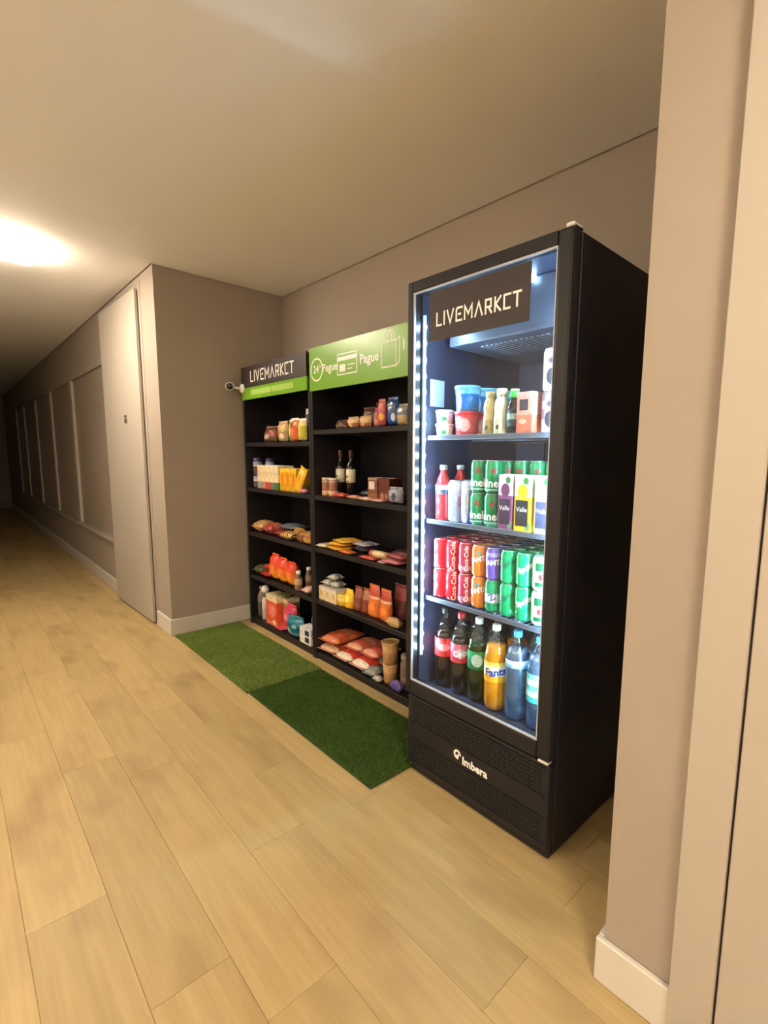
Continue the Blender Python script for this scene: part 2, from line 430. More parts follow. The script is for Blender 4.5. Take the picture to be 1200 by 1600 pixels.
# door at left: flush leaf, slightly ajar, with a lock plate
dl = empty('door_1', (-4.085, 1.040, 0.0), 'pale full-height flush door on the corridor wall, slightly ajar', 'door', rz=math.radians(1.6))
dl['kind'] = 'structure'
MB().box(-0.96, 0, -0.002, 0.018, 0.012, 2.425, 0.002).build('leaf', DOORM, dl)
MB().box(-0.395, -0.34, -0.0065, -0.0025, 1.515, 1.575, 0.001).build('lock_plate', mat('brown_plate', (0.12, 0.09, 0.07), 0.4), dl)
MB().lathe([(0.008, 0), (0.008, 0.003)], 12, Matrix.Translation((-0.367, -0.0066, 1.545)) @ Matrix.Rotation(PI / 2, 4, 'X')).build('keyhole_ring', ALU, dl)
t1 = MB(); t1.box(-4.075, -4.028, YC - 0.004, YC + 0.01, 0, 2.47, 0.002)
struct('trim_1', t1, WALL, 'narrow pale jamb strip beside the left door', 'trim')
# door at right: casing and leaf
t2 = MB(); t2.box(-0.302, -0.216, YC - 0.030, YC - 0.0005, 0, HC - 0.002, 0.002)
struct('trim_2', t2, DOORM, 'tall pale door casing at the right edge of the picture', 'trim')
d2 = empty('door_2', (-0.211, YC - 0.03, 0.0), 'pale full-height door leaf at the right edge of the picture', 'door'); d2['kind'] = 'structure'
MB().box(0, 0.86, 0.0, 0.028, 0.006, HC - 0.008, 0.002).build('leaf', DOORM, d2)
MB().tube([(0.80, -0.001, 1.0), (0.80, -0.05, 1.0), (0.68, -0.05, 1.0)], 0.009).build('handle', ALU, d2)
struct('trim_3', MB().box(-0.216, -0.211, YC - 0.010, YC - 0.0005, 0, HC - 0.002), GAP, 'dark joint between the right door leaf and its casing', 'trim')

# ------------------------------------------------------------------ ceiling lamps (the panels give the light)
LAMP_D = 0.05
LAMPM = emit('lamp_diffuser', LAMP_COL, LAMP_L)
def ceiling_lamp(cx, cy, s, label):
    t = empty('ceiling_lamp', (cx, cy, HC), label, 'lamp', 'square ceiling lamps of the corridor')
    h = s / 2
    MB().box(-h + 0.02, h - 0.02, -h + 0.02, h - 0.02, -0.012, -0.0005).build('base_plate', WHITE, t)
    MB().box(-h, h, -h, h, -LAMP_D, -0.012, 0.012).build('diffuser', LAMPM, t)
    return t
ceiling_lamp(-4.01, 0.30, 0.40, 'glowing square ceiling lamp at the left edge')
ceiling_lamp(0.62, 0.10, 0.40, 'square ceiling lamp near the right door')
for lx, ly, ln in ((-1.9, -1.7, 'front'), (-1.5, -3.4, 'left rear'), (1.6, -3.2, 'right rear')):  # unseen lamps added in the hall as soft fill light
    ceiling_lamp(lx, ly, 0.40, 'unseen fill lamp added at the %s of the hall' % ln)

# ------------------------------------------------------------------ artificial grass mats
def grass_mat(name_label, x0, x1, y0, y1, z, cols, rz=0.0, seed=1, n=52000):
    cx, cy = (x0 + x1) / 2, (y0 + y1) / 2
    t = empty('grass_mat', (cx, cy, z), name_label, 'mat', 'artificial grass mats', rz=rz)
    hx_, hy = (x1 - x0) / 2, (y1 - y0) / 2
    MB().box(-hx_, hx_, -hy, hy, 0, 0.006, 0.002).build('backing', mat('dark_mat_backing', (0.03, 0.05, 0.010), 0.9), t)
    rng = random.Random(seed); vs = []; fs = []
    for i in range(n):
        x = rng.uniform(-hx_, hx_); y = rng.uniform(-hy, hy); a = rng.uniform(0, 2 * PI); b = rng.uniform(0, 2 * PI)
        L = rng.uniform(0.008, 0.013); ln = rng.uniform(0.1, 0.8); wv = 0.0016
        dx, dy = math.cos(a) * wv, math.sin(a) * wv
        tx, ty = x + math.cos(b) * L * ln, y + math.sin(b) * L * ln
        tx = max(-hx_, min(hx_, tx)); ty = max(-hy, min(hy, ty))
        vs += [(x - dx, y - dy, 0.005), (x + dx, y + dy, 0.005), (tx, ty, 0.005 + L * (1 - 0.35 * ln))]
        fs.append((3 * i, 3 * i + 1, 3 * i + 2))
    m, nt, p = nodes('grass_pile')
    tc = N(nt, 'ShaderNodeTexCoord'); nz = N(nt, 'ShaderNodeTexNoise'); nz.inputs['Scale'].default_value = 6; nz.inputs['Detail'].default_value = 5
    nt.links.new(tc.outputs['Object'], nz.inputs['Vector'])
    nt.links.new(mixc(nt, nz.outputs['Fac'], cols[0], cols[1]), p.inputs['Base Color']); p.inputs['Roughness'].default_value = 0.6
    p.inputs['Specular IOR Level'].default_value = 0.2
    o = MB().add(vs, fs).build('pile', m, t); o['kind'] = 'stuff'
    return t
grass_mat('lighter green artificial grass mat by the left alcove wall', -3.695, -2.515, 1.068, 1.53, 0.0005, ((0.15, 0.235, 0.045), (0.31, 0.40, 0.09)), 0.0, 1)
grass_mat('darker green artificial grass mat next to the drinks cooler', -2.505, -1.428, 1.075, 1.522, 0.0005, ((0.045, 0.105, 0.012), (0.10, 0.18, 0.028)), 0.0, 2)

# ------------------------------------------------------------------ shelf units
ZS1 = [1.372, 1.045, 0.712, 0.385, 0.05]
ZS2 = [1.438, 1.045, 0.722, 0.392, 0.045]
YBK = 1.955
def shelf_unit(x0, x1, zs, zt, label):
    t = empty('shelf_unit', ((x0 + x1) / 2, SY, 0), label, 'shelf', 'black shelf units')
    X = lambda x: x - (x0 + x1) / 2
    Y = lambda y: y - SY
    th = 0.022
    MB().box(X(x0), X(x0) + th, 0, Y(YBK), 0, zt, 0.0015).build('side_panel', BLACK, t)
    MB().box(X(x1) - th, X(x1), 0, Y(YBK), 0, zt, 0.0015).build('side_panel', BLACK, t)
    MB().box(X(x0) + th, X(x1) - th, Y(YBK) - 0.008, Y(YBK), 0.02, zt).build('back_panel', BLACK, t)
    for z in zs:
        MB().box(X(x0) + th, X(x1) - th, 0.004, Y(YBK) - 0.008, z - 0.028, z, 0.0015).build('shelf', BLACK, t)
    MB().box(X(x0) + th, X(x1) - th, 0.02, Y(YBK) - 0.008, zt - 0.02, zt).build('top_panel', BLACK, t)
    MB().box(X(x0) + th, X(x1) - th, 0.012, 0.028, 0, zs[-1] - 0.028).build('plinth', BLACK, t)
    return t
u1 = shelf_unit(S1X0, S1X1 - 0.002, ZS1, 1.895, 'black five-shelf unit with a black and green sign board on top, beside the alcove wall')
u2 = shelf_unit(S1X1 + 0.002, S2X1, ZS2, 1.90, 'black five-shelf unit with a wide green sign board, next to the cooler')
# sign of the first unit
c1 = (S1X0 + S1X1) / 2
sg = MB().box(-0.452, 0.455, -0.014, -0.001, 1.757, 1.902, 0.001).build('sign_board', PRINTB, u1)
sg['label'] = 'black sign board with white lettering'
livemarket(0.60, 0.066).build('lettering', PRINTW, sg, (0.005, -0.0148, 1.828))
gs = MB().box(-0.452, 0.455, -0.014, -0.001, 1.675, 1.7565, 0.001).build('sign_strip', GREEN, u1)
gs['label'] = 'green strip under the black sign board'
st = MB(); 
for a, b in ((-0.30, -0.005), (0.005, 0.30)): st.box(a, b, -0.0152, -0.0145, 1.70, 1.738, 0.0002)
st.build('pale_band', GREENL, gs)  # paler green bars on the sign strip
# sign of the second unit
c2 = (S1X1 + S2X1) / 2
s2 = MB().box(-0.452, 0.462, -0.014, -0.001, 1.662, 1.906, 0.001).build('sign_board', GREEN, u2)
s2['label'] = 'green sign board with white icons and lettering'
X2 = lambda x: x - c2
icons = MB()
# circle with 24h
circle_line(icons, X2(-2.60), 1.778, 0.062, 0.009)
icons.build('circle_icon', PRINTW, s2, (0, -0.0148, 0)); icons = MB()
# card
x0_, x1_ = X2(-2.385), X2(-2.205)
polyline(icons, [(x0_, 1.725), (x1_, 1.725), (x1_, 1.832), (x0_, 1.832), (x0_, 1.725)], 0.006)
icons.add([(x0_, 0, 1.797), (x1_, 0, 1.797), (x1_, 0, 1.818), (x0_, 0, 1.818)], [(0, 1, 2, 3)])
icons.add([(x0_ + .02, 0, 1.74), (x0_ + .075, 0, 1.74), (x0_ + .075, 0, 1.778), (x0_ + .02, 0, 1.778)], [(0, 1, 2, 3)])
polyline(icons, [(x0_ + .095, 1.77), (x1_ - .02, 1.77)], 0.005); polyline(icons, [(x0_ + .095, 1.75), (x0_ + .135, 1.75)], 0.005)
icons.build('card_icon', PRINTW, s2, (0, -0.0148, 0)); icons = MB()
# shopping bag
bx0, bx1 = X2(-1.995), X2(-1.885)
polyline(icons, [(bx0, 1.72), (bx1, 1.72), (bx1, 1.84), (bx0, 1.84), (bx0, 1.72)], 0.006)
polyline(icons, [(bx1, 1.72), (bx1 + .025, 1.735), (bx1 + .025, 1.85), (bx1, 1.84)], 0.005)
for dx in (0, 0.022):
    polyline(icons, [(bx0 + .025 + dx, 1.83)] + [(bx0 + .05 + dx - .025 * math.cos(a * PI / 8), 1.868 + .022 * math.sin(a * PI / 8)) for a in range(9)] + [(bx0 + .075 + dx, 1.83)], 0.005)
icons.build('bag_icon', PRINTW, s2, (0, -0.0148, 0)); icons = MB()
polyline(icons, [(X2(-1.83), 1.79), (X2(-1.83), 1.83)], 0.008)
icons.build('letter_stroke', PRINTW, s2, (0, -0.0148, 0))
link('lettering', text_mesh('24', 0.062, bold=0.001), PRINTW, s2, (X2(-2.607), -0.0148, 1.778))
link('lettering', text_mesh('h', 0.035), PRINTW, s2, (X2(-2.563), -0.0148, 1.795))
link('lettering', text_mesh('Pegue', 0.064, bold=0.0012), PRINTW, s2, (X2(-2.463), -0.0148, 1.776))
link('lettering', text_mesh('Pague', 0.068, bold=0.0014), PRINTW, s2, (X2(-2.10), -0.0148, 1.782))

# security camera on the sign
sc = empty('security_camera', (-3.60, SY - 0.0148, 1.757), 'small white bullet security camera on the left end of the black sign', 'camera')
WPL = mat('white_plastic', (0.75, 0.74, 0.70), 0.35, var=0.02)
RX = Matrix.Rotation(PI / 2, 4, 'X')       # +Z -> -Y
MB().lathe([(0.034, 0), (0.034, 0.006), (0.026, 0.014), (0.010, 0.018)], 20, RX).build('mount_base', WPL, sc)
MB().tube([(0, -0.017, 0), (-0.004, -0.035, 0), (-0.016, -0.05, 0.006)], 0.008).build('arm', WPL, sc)
ax = Vector((0.85, -0.50, -0.12)).normalized()
Mq = Matrix.Translation((-0.055, -0.066, 0.014)) @ ax.to_track_quat('Z', 'Y').to_matrix().to_4x4()
cb_ = MB().lathe([(0.018, -0.045), (0.026, -0.04), (0.028, 0.0), (0.028, 0.045), (0.024, 0.046)], 20, Mq).build('housing', WPL, sc)
MB().lathe([(0.0235, 0.0462), (0.0225, 0.048), (0.001, 0.048)], 20, Mq).build('lens_face', mat('black_lens', (0.01, 0.008, 0.008), 0.15), cb_)

# ------------------------------------------------------------------ drinks cooler
CXF = (FX0 + FX1) / 2
W2 = (FX1 - FX0) / 2
ck = empty('drinks_cooler', (CXF, FY0, 0), 'tall black glass-door drinks cooler lit inside by white LEDs', 'cooler')
D = FY1 - FY0
DZ = 0.352                       # bottom of the door
DD = 0.045                       # door thickness
cb = MB(); th = 0.028
cb.box(-W2, -W2 + th, DD, D, 0.02, FH - 0.004, 0.003); cb.box(W2 - th, W2, DD, D, 0.02, FH - 0.004, 0.003)
cb.box(-W2 + th, W2 - th, D - 0.03, D, 0.02, FH - 0.004); cb.box(-W2 + th, W2 - th, DD, D - 0.03, FH - 0.03, FH - 0.004)
cb.build('cabinet', BLACKP, ck)
li = MB(); a = W2 - th
li.box(-a, -a + 0.003, DD, D - 0.03, 0.36, FH - 0.03); li.box(a - 0.003, a, DD, D - 0.03, 0.36, FH - 0.03)
li.box(-a + 0.003, a - 0.003, D - 0.035, D - 0.03, 0.36, FH - 0.03); li.box(-a + 0.003, a - 0.003, DD, D - 0.035, 0.34, 0.368)
li.box(-a + 0.003, a - 0.003, DD, D - 0.035, FH - 0.035, FH - 0.03)
for x in (-0.16, 0.16): li.box(x - 0.012, x + 0.012, D - 0.047, D - 0.035, 0.40, 1.72)
li.build('liner', LINER, ck)
MB().box(-a + 0.03, a - 0.03, 0.16, D - 0.05, 1.70, FH - 0.036, 0.006).build('evaporator_cover', mat('evaporator_cover', (0.08, 0.09, 0.13), 0.35), ck)
ev = MB()
for k in range(16): ev.box(-0.17 + k * 0.022, -0.157 + k * 0.022, 0.22, 0.40, 1.696, 1.6995)
ev.build('air_grille', mat('vent_slats', (0.22, 0.24, 0.3), 0.4), ck)
# door frame
GX0, GX1, GZ0, GZ1 = -1.397 - CXF, -0.803 - CXF, 0.408, 1.868
df = MB()
df.box(-W2, GX0, 0, DD - 0.002, DZ, FH, 0.005); df.box(GX1, W2, 0, DD - 0.002, DZ, FH, 0.010)
df.box(GX0, GX1, 0.001, DD - 0.002, GZ1, FH, 0.004); df.box(GX0, GX1, 0.001, DD - 0.002, DZ, GZ0, 0.004)
fr = df.build('door_frame', BLACKPL, ck)
gk = MB(); g = 0.005
gk.box(GX0, GX0 + g, 0.004, 0.012, GZ0, GZ1); gk.box(GX1 - g * 0.6, GX1, 0.004, 0.012, GZ0, GZ1)
gk.box(GX0 + g, GX1 - g * .6, 0.004, 0.012, GZ0, GZ0 + g); gk.box(GX0 + g, GX1 - g * .6, 0.004, 0.012, GZ1 - g, GZ1)
gk.build('gasket', GASK, fr)
MB().box(GX0 + g, GX1 - g * .6, 0.0085, 0.0125, GZ0 + g, GZ1 - g).build('glass_pane', GLASS, fr)
hd = MB().box(-1.316 - CXF, -0.890 - CXF, 0.0062, 0.0080, 1.686, 1.852).build('header_panel', PRINTB, ck)
hd['label'] = 'black header panel on the glass with white lettering'
livemarket(0.352, 0.040, 0.17).build('lettering', PRINTW, hd, (-1.101 - CXF, 0.0055, 1.756))
# shelves of wire with a front rail
FZ = [1.362, 1.044, 0.738]
for z in FZ:
    s = MB()
    for k in range(26):
        x = -a + 0.02 + k * (2 * a - 0.04) / 25
        s.box(x - 0.0018, x + 0.0018, 0.082, D - 0.05, z - 0.004, z)
    for y in (0.078, 0.33, D - 0.055): s.box(-a + 0.006, a - 0.006, y, y + 0.006, z - 0.010, z - 0.004)
    so = s.build('shelf', SHELFM, ck)
    MB().box(-a + 0.006, a - 0.006, 0.072, 0.0775, z - 0.013, z + 0.004, 0.001).build('price_rail', RAIL, so)
# LED strips inside the frame, each LED a piece of its own
LEDM = emit('cold_led', LED_COL, LED_L); LEDS = emit('led_strip_glow', LED_COL, LED_L * 0.0006)
def led_mesh(sg):        # small chip turned a little into the cabinet
    c, q = 0.906 * 0.0045, 0.42 * 0.0045
    return MB().add([(-sg * q * 1.0 * -1 * -1, c, -0.0055), (sg * q, -c, -0.0055), (sg * q, -c, 0.0055), (-sg * q, c, 0.0055)], [(0, 1, 2, 3) if sg > 0 else (3, 2, 1, 0)]).mesh('led')
for sgn in (-1, 1):
    xs = sgn * (a - 0.008)
    ls = MB().box(xs - 0.004, xs + 0.004, 0.047, 0.058, 0.50, 1.80, 0.001).build('led_strip', LEDS, ck)
    led = led_mesh(-sgn); led.materials.append(LEDM)
    for k in range(22):
        l = link('led', led, None, ls, (xs - sgn * 0.0075, 0.052, 0.53 + k * 0.0585))
tl = MB().box(-0.985 - CXF - 0.010, -0.985 - CXF + 0.010, 0.138, 0.156, 1.850, 1.8715, 0.003).build('led_glint', emit('led_glint_glow', LED_COL, 14.0), ck)  # added glowing bar imitating the LED reflection on the evaporator cover
# lower grille panel
gp = MB(); gp.box(-W2 + 0.004, W2 - 0.004, 0.012, 0.05, 0.045, DZ - 0.012, 0.006)
go = gp.build('grille_panel', BLACKPL, ck)
SLOT = mat('grille_shadow', (0.004, 0.004, 0.004), 0.7)
for (za, zb) in ((0.235, 0.318), (0.072, 0.150)):
    sl = MB(); rows = 6
    for r in range(rows):
        z = za + (r + .5) * (zb - za) / rows
        n = 30
        for k in range(n):
            x = -W2 + 0.03 + (k + (0.5 if r % 2 else 0.25)) * (2 * W2 - 0.06) / n
            sl.box(x - 0.0075, x + 0.0075, 0.0095, 0.0125, z - 0.0045, z + 0.0045)
    sl.build('vent_slots', SLOT, go)
    fr_ = MB()
    fr_.box(-W2 + 0.02, W2 - 0.02, 0.007, 0.0125, zb + 0.002, zb + 0.008); fr_.box(-W2 + 0.02, W2 - 0.02, 0.007, 0.0125, za - 0.008, za - 0.002)
    fr_.build('vent_border', BLACKPL, go)
MB().box(-W2 + 0.006, W2 - 0.006, 0.03, D, 0.006, 0.05, 0.006).build('skirt', BLACKPL, ck)
MB().box(-W2 + 0.03, W2 - 0.03, 0.05, D - 0.035, 0.30, 0.338).build('cabinet_base', BLACKP, ck)
for x in (-W2 + 0.05, W2 - 0.05):
    for y in (0.07, D - 0.07): MB().lathe([(0.022, 0.0005), (0.022, 0.006), (0.012, 0.01), (0.012, 0.02)], 14).build('foot', BLACKPL, ck, (x, y, 0))
# maker's mark: emblem and word
lm = MB()
polyline(lm, [(0.014 * math.cos(t), 0.014 * math.sin(t)) for t in [0.2 + 4.6 * k / 16 for k in range(17)]], 0.0085)
polyline(lm, [(0.005 * math.cos(t), -0.003 + 0.005 * math.sin(t)) for t in [-2.2 + 2.6 * k / 8 for k in range(9)]], 0.007)
lm.build('emblem', PRINTW, go, (-1.143 - CXF, 0.0105, 0.202))
link('lettering', text_mesh('Imbera', 0.042, bold=0.0016), PRINTW, go, (-1.060 - CXF, 0.0105, 0.188))
# hinges
HNG = mat('white_hinge', (0.7, 0.68, 0.64), 0.4)
MB().box(W2 - 0.03, W2 - 0.004, 0.004, 0.05, FH + 0.001, FH + 0.012, 0.003).build('hinge', HNG, ck)
MB().box(W2 - 0.045, W2 - 0.008, 0.004, 0.03, DZ - 0.010, DZ - 0.001, 0.002).build('hinge', HNG, ck)
tp = MB().box(-W2 + 0.002, W2 - 0.002, 0.012, 0.05, FH - 0.003, FH + 0.004, 0.002).build('top_lip', BLACKPL, ck)

# paper notice on the inner wall
MB().box(0, 0.0015, 0, 0.075, 0, 0.10).build('paper_notice', mat('blue_white_paper', (0.55, 0.65, 0.75), 0.6), None, (CXF - a + 0.0035, 1.335, 1.478))
tag(COL.objects['paper_notice'], 'small white paper notice stuck on the left inner wall of the cooler', 'notice')

# ------------------------------------------------------------------ goods: builders
def pillow(w, h, d, seal=0.012, seed=0, nx=10, nz=12, pouch=False, rnd=0.0):
    rng = random.Random(seed); vs = []; fs = []
    ph = [rng.uniform(0, 6.28) for _ in range(4)]
    def bulge(u, v):
        if pouch:
            b = (1 - abs(u) ** 2.6) ** 0.6 * (1 - ((v + 1) / 2) ** 1.7) ** 0.75 * min(1, ((v + 1) * 6 + 0.35) ** 0.5)
        else:
            b = (1 - abs(u) ** 2.4) ** 0.55 * (1 - abs(v) ** 2.6) ** 0.55
        return b * (1 + 0.07 * math.sin(5 * u + 4 * v + ph[0]) + 0.05 * math.sin(9 * v - 3 * u + ph[1]))
    t = 0.0007
    for s in (-1, 1):
        for j in range(nz + 1):
            v = -1 + 2 * j / nz
            for i in range(nx + 1):
                u = -1 + 2 * i / nx
                b = bulge(u, v)
                pin = 1 - 0.07 * (1 - v * v) * (0 if pouch else 1)
                x = u * w / 2 * pin
                z = h / 2 + v * h / 2 * (1 - 0.04 * (1 - u * u))
                if pouch: z = h / 2 + v * h / 2
                if rnd:
                    x *= math.sqrt(1 - rnd * v * v / 2) if (v > 0 or not pouch) else 1
                    if v > 0 or not pouch: z = h / 2 + v * h / 2 * math.sqrt(1 - rnd * u * u / 2)
                vs.append((x, s * (t + b * d / 2), z))
    n = (nx + 1) * (nz + 1); I = lambda s, i, j: s * n + j * (nx + 1) + i
    for j in range(nz):
        for i in range(nx):
            fs.append((I(0, i, j), I(0, i + 1, j), I(0, i + 1, j + 1), I(0, i, j + 1)))
            fs.append((I(1, i, j), I(1, i, j + 1), I(1, i + 1, j + 1), I(1, i + 1, j)))
    for i in range(nx):
        fs.append((I(0, i, 0), I(1, i, 0), I(1, i + 1, 0), I(0, i + 1, 0))); fs.append((I(0, i, nz), I(0, i + 1, nz), I(1, i + 1, nz), I(1, i, nz)))
    for j in range(nz):
        fs.append((I(0, 0, j), I(0, 0, j + 1), I(1, 0, j + 1), I(1, 0, j))); fs.append((I(0, nx, j), I(1, nx, j), I(1, nx, j + 1), I(0, nx, j + 1)))
    mb = MB(); mb.add(vs, fs, True)
    return mb
def crimp(w, z0, z1):
    """zigzag sealed edge of a bag"""
    n = 14; vs = []; fs = []
    for i in range(n + 1):
        x = -w / 2 + w * i / n; y = 0.0012 * (1 if i % 2 else -1)
        vs += [(x, y - 0.0005, z0), (x, y - 0.0005, z1 - 0.002 * (i % 2)), (x, y + 0.0005, z1 - 0.002 * (i % 2)), (x, y + 0.0005, z0)]
    for i in range(n):
        for k in range(4): fs.append((4 * i + k, 4 * i + 4 + k, 4 * i + 4 + (k + 1) % 4, 4 * i + (k + 1) % 4))
    fs.append((0, 1, 2, 3)); fs.append((4 * n + 3, 4 * n + 2, 4 * n + 1, 4 * n))
    return MB().add(vs, fs)
SEED = [0]
def bag(label, cat, x, y, z, w, h, d, m, sealm=None, rz=0.0, lean=0.0, lie=False, side=False, pouch=False, name='snack_bag', group=None, rnd=None):
    """x,y,z: centre of its foot; lie: lying flat, front up, its length running back; side: length running along the shelf"""
    SEED[0] += 1
    rot = (lean, 0, rz)
    loc = (x, y, z)
    if lie:
        rot = (-PI / 2 + lean, 0, rz + (PI / 2 if side else 0)); loc = (x, y, z + d / 2 + 0.001)
    t = empty(name, loc, label, cat, group, rot=rot)
    s = min(0.014, h * 0.08)
    dz = 0 if (lie or pouch) else s * 0.55
    hb = h - (s if pouch else 2 * s) + (s * 0.45 if not (lie or pouch) else 0)
    bz = s if (lie and not pouch) else (0 if pouch else s * 0.55)
    body = pillow(w, h - s - bz, d, seed=SEED[0], pouch=pouch, rnd=(0.35 if rnd is None else rnd)).build('wrapper', m, t, (0, 0, bz))
    sm = sealm or m
    crimp(w * (0.88 if not rnd else 0.72), h - s * 1.35, h if not rnd else h - s * 0.55).build('seal', sm, t)
    if not pouch and lie: crimp(w * 0.88, 0, s * 1.25).build('seal', sm, t)
    return t
def carton(label, cat, x0, x1, y0, y1, z0, z1, m, panel=None, panelm=None, cap=None, rz=0, name='carton', group=None, text=None):
    t = empty(name, ((x0 + x1) / 2, (y0 + y1) / 2, z0), label, cat, group, rz=rz)
    w, dp, h = (x1 - x0) / 2, (y1 - y0) / 2, z1 - z0
    MB().box(-w, w, -dp, dp, 0.0005, h, 0.0018).build('body', m, t)
    if panel:
        a, b, c, e = panel
        po = MB().box(-w + 2 * w * a, -w + 2 * w * b, -dp - 0.0006, -dp + 0.0004, h * c, h * e).build('label', panelm or PRINTW, t)
        if text: link('lettering', text_mesh(text[0], text[1]), text[2], po, (w * (a + b - 1), -dp - 0.0009, h * (c + e) / 2 + text[3]))
    MB().box(-w * 0.9, w * 0.9, -0.002, 0.002, h - 0.0002, h + 0.0012).build('flap_seam', PRINTW, t)
    if cap:
        MB().lathe([(0.011, h), (0.011, h + 0.012), (0.009, h + 0.013)], 14).build('cap', cap, t, (w * 0.1, 0, 0))
    return t
def turned(label, cat, x, y, z, parts, name, group=None, rz=0.0, seg=20):
    t = empty(name, (x, y, z), label, cat, group, rz=rz)
    for pn, prof, m in parts: MB().lathe(prof, seg).build(pn, m, t)
    return t

def C(*c): return hx(*c)
ORD = ['first', 'second', 'third', 'fourth', 'fifth', 'sixth', 'seventh', 'eighth']
cRED, cORG, cYEL, cGRN, cBLU, cPNK, cPUR, cWHT, cCRM, cBRN, cTEA, cTAN, cBLK, cSIL = C(190, 30, 32), C(222, 95, 30), C(240, 185, 30), C(70, 120, 40), C(40, 80, 160), C(215, 90, 120), C(90, 60, 120), C(232, 228, 222), C(228, 208, 168), C(95, 55, 38), C(35, 110, 125), C(190, 150, 105), C(25, 22, 24), C(170, 178, 190)
def solid(c, rough=0.4): return pack([(0.0, c)], rough=rough)

# ------------------------------------------------------------------ goods: left shelf unit
z = ZS1[0]
bag('dim brown snack bag at the left end of the left unit top shelf', 'snack bag', -3.520, 1.800, z, 0.13, 0.12, 0.05, pack([(0, C(70, 45, 35)), (.5, C(95, 70, 55))], wr=.5))
bag('reddish-brown snack bag slumped left of the tan bag on the left unit top shelf', 'snack bag', -3.395, 1.680, z, 0.15, 0.125, 0.06, pack([(0, C(105, 80, 62)), (.3, C(150, 70, 58)), (.6, C(110, 60, 50))], [(.3, .3, .2, .15, C(190, 170, 150))], wr=.6), lean=-0.25, rz=0.3)
bag('dark green snack bag behind the reddish-brown one on the left unit top shelf', 'snack bag', -3.340, 1.800, z, 0.14, 0.165, 0.06, pack([(0, C(60, 60, 42)), (.6, C(82, 88, 60))], wr=.5))
bag('rounded tan snack bag with a pale lower edge, left unit top shelf', 'snack bag', -3.155, 1.655, z, 0.135, 0.142, 0.055, pack([(0, cCRM), (.1, C(170, 130, 90)), (.55, C(196, 160, 112))], [(.75, .65, .18, .16, C(205, 195, 120)), (.6, .25, .25, .16, C(225, 205, 170))], wr=.4))
bag('narrow green and cream snack bag on the left unit top shelf', 'snack bag', -3.070, 1.675, z, 0.075, 0.15, 0.04, pack([(0, cCRM), (.12, C(130, 140, 55)), (.75, C(170, 160, 80))], [(.3, .5, .3, .3, C(215, 205, 140))], wr=.3), PRINTW)
bag('orange-red snack bag with a white top seal on the left unit top shelf', 'snack bag', -2.985, 1.650, z, 0.105, 0.155, 0.045, pack([(0, C(210, 120, 70)), (.15, C(205, 85, 45)), (.7, C(200, 120, 70))], [(.35, .75, .16, .10, C(70, 50, 30)), (.4, .4, .2, .25, C(225, 130, 80))], wr=.3), PRINTW)
bag('yellow-green snack bag at the right end of the left unit top shelf', 'snack bag', -2.880, 1.645, z, 0.10, 0.148, 0.045, pack([(0, cCRM), (.12, C(178, 180, 40)), (.72, C(225, 205, 150))], [(.3, .45, .18, .4, C(235, 210, 120))], wr=.3), PRINTW)
bag('tall violet bag with white top standing behind the yellow-green bag', 'snack bag', -2.955, 1.745, z, 0.13, 0.222, 0.05, pack([(0, C(110, 90, 130)), (.55, C(70, 62, 88)), (.88, cWHT)], wr=.3), PRINTW)

z = ZS1[1]
CANP = [(0.026, 0), (0.031, 0.006), (0.033, 0.012), (0.033, 0.10), (0.028, 0.108)]
for k, (x, y, lv) in enumerate([(-3.585, 1.665, 0), (-3.585, 1.665, 1), (-3.53, 1.735, 0), (-3.53, 1.735, 1)]):
    turned(['lower front tin of the dark blue tins at the left end of the second shelf', 'upper front tin of the dark blue tins at the left end of the second shelf', 'lower rear tin of the dark blue tins behind the white boxes', 'upper rear tin of the dark blue tins behind the white boxes'][k], 'tin', x, y, z + lv * 0.109,
           [('body', CANP, pack([(0, C(120, 80, 70)), (.3, C(60, 50, 90)), (.55, C(45, 45, 90)), (.85, C(60, 55, 100))])), ('label', [(0.0333, 0.045), (0.0333, 0.082)], pack([(0, cWHT), (.4, C(160, 160, 190))])), ('lid', [(0.0285, 0.1075), (0.0285, 0.1088), (0.001, 0.1088)], ALU)], 'drink_tin', 'dark blue tins on the left unit')
bc = [C(150, 150, 170), C(170, 135, 100), C(210, 60, 40), C(120, 110, 110), C(70, 120, 60)]
bn = ['grey', 'tan', 'red', 'slate', 'green']
for k in range(5):
    x0 = -3.497 + k * 0.063
    carton('white upright box with a %s lower band in the row on the second shelf' % bn[k], 'box', x0, x0 + 0.060, 1.62, 1.74, z, z + 0.168, pack([(0, bc[k]), (.3, cCRM), (.93, cWHT)], [(.5, .62, .3, .1, C(205, 195, 165))]), name='tea_box', group='white boxes with coloured bands')
for k in range(3):
    x0 = -3.178 + k * 0.075
    carton(['yellow box next to the white boxes on the second shelf', 'middle yellow box on the second shelf', 'yellow box behind the leaning yellow bag'][k], 'box', x0, x0 + 0.071, 1.63, 1.74, z, z + 0.152, pack([(0, C(205, 160, 30)), (.3, C(228, 165, 25)), (.85, C(240, 200, 60))], [(.5, .5, .2, .28, C(205, 120, 20))]), name='yellow_box', group='yellow boxes on the left unit')
bag('bright yellow bag leaning on the yellow boxes, second shelf', 'food bag', -2.925, 1.612, z, 0.085, 0.185, 0.03, pack([(0, C(235, 175, 40)), (.5, C(240, 195, 60))], [(.5, .6, .2, .2, C(225, 150, 30))], wr=.3), rz=0.1, lean=-0.1, name='food_bag').rotation_euler = (-0.05, 0.50, 0.05)
bag('dim violet bag behind the leaning yellow bag', 'food bag', -2.80, 1.72, z, 0.10, 0.15, 0.04, pack([(0, C(110, 75, 90)), (.4, C(120, 90, 70))], wr=.3), name='food_bag')
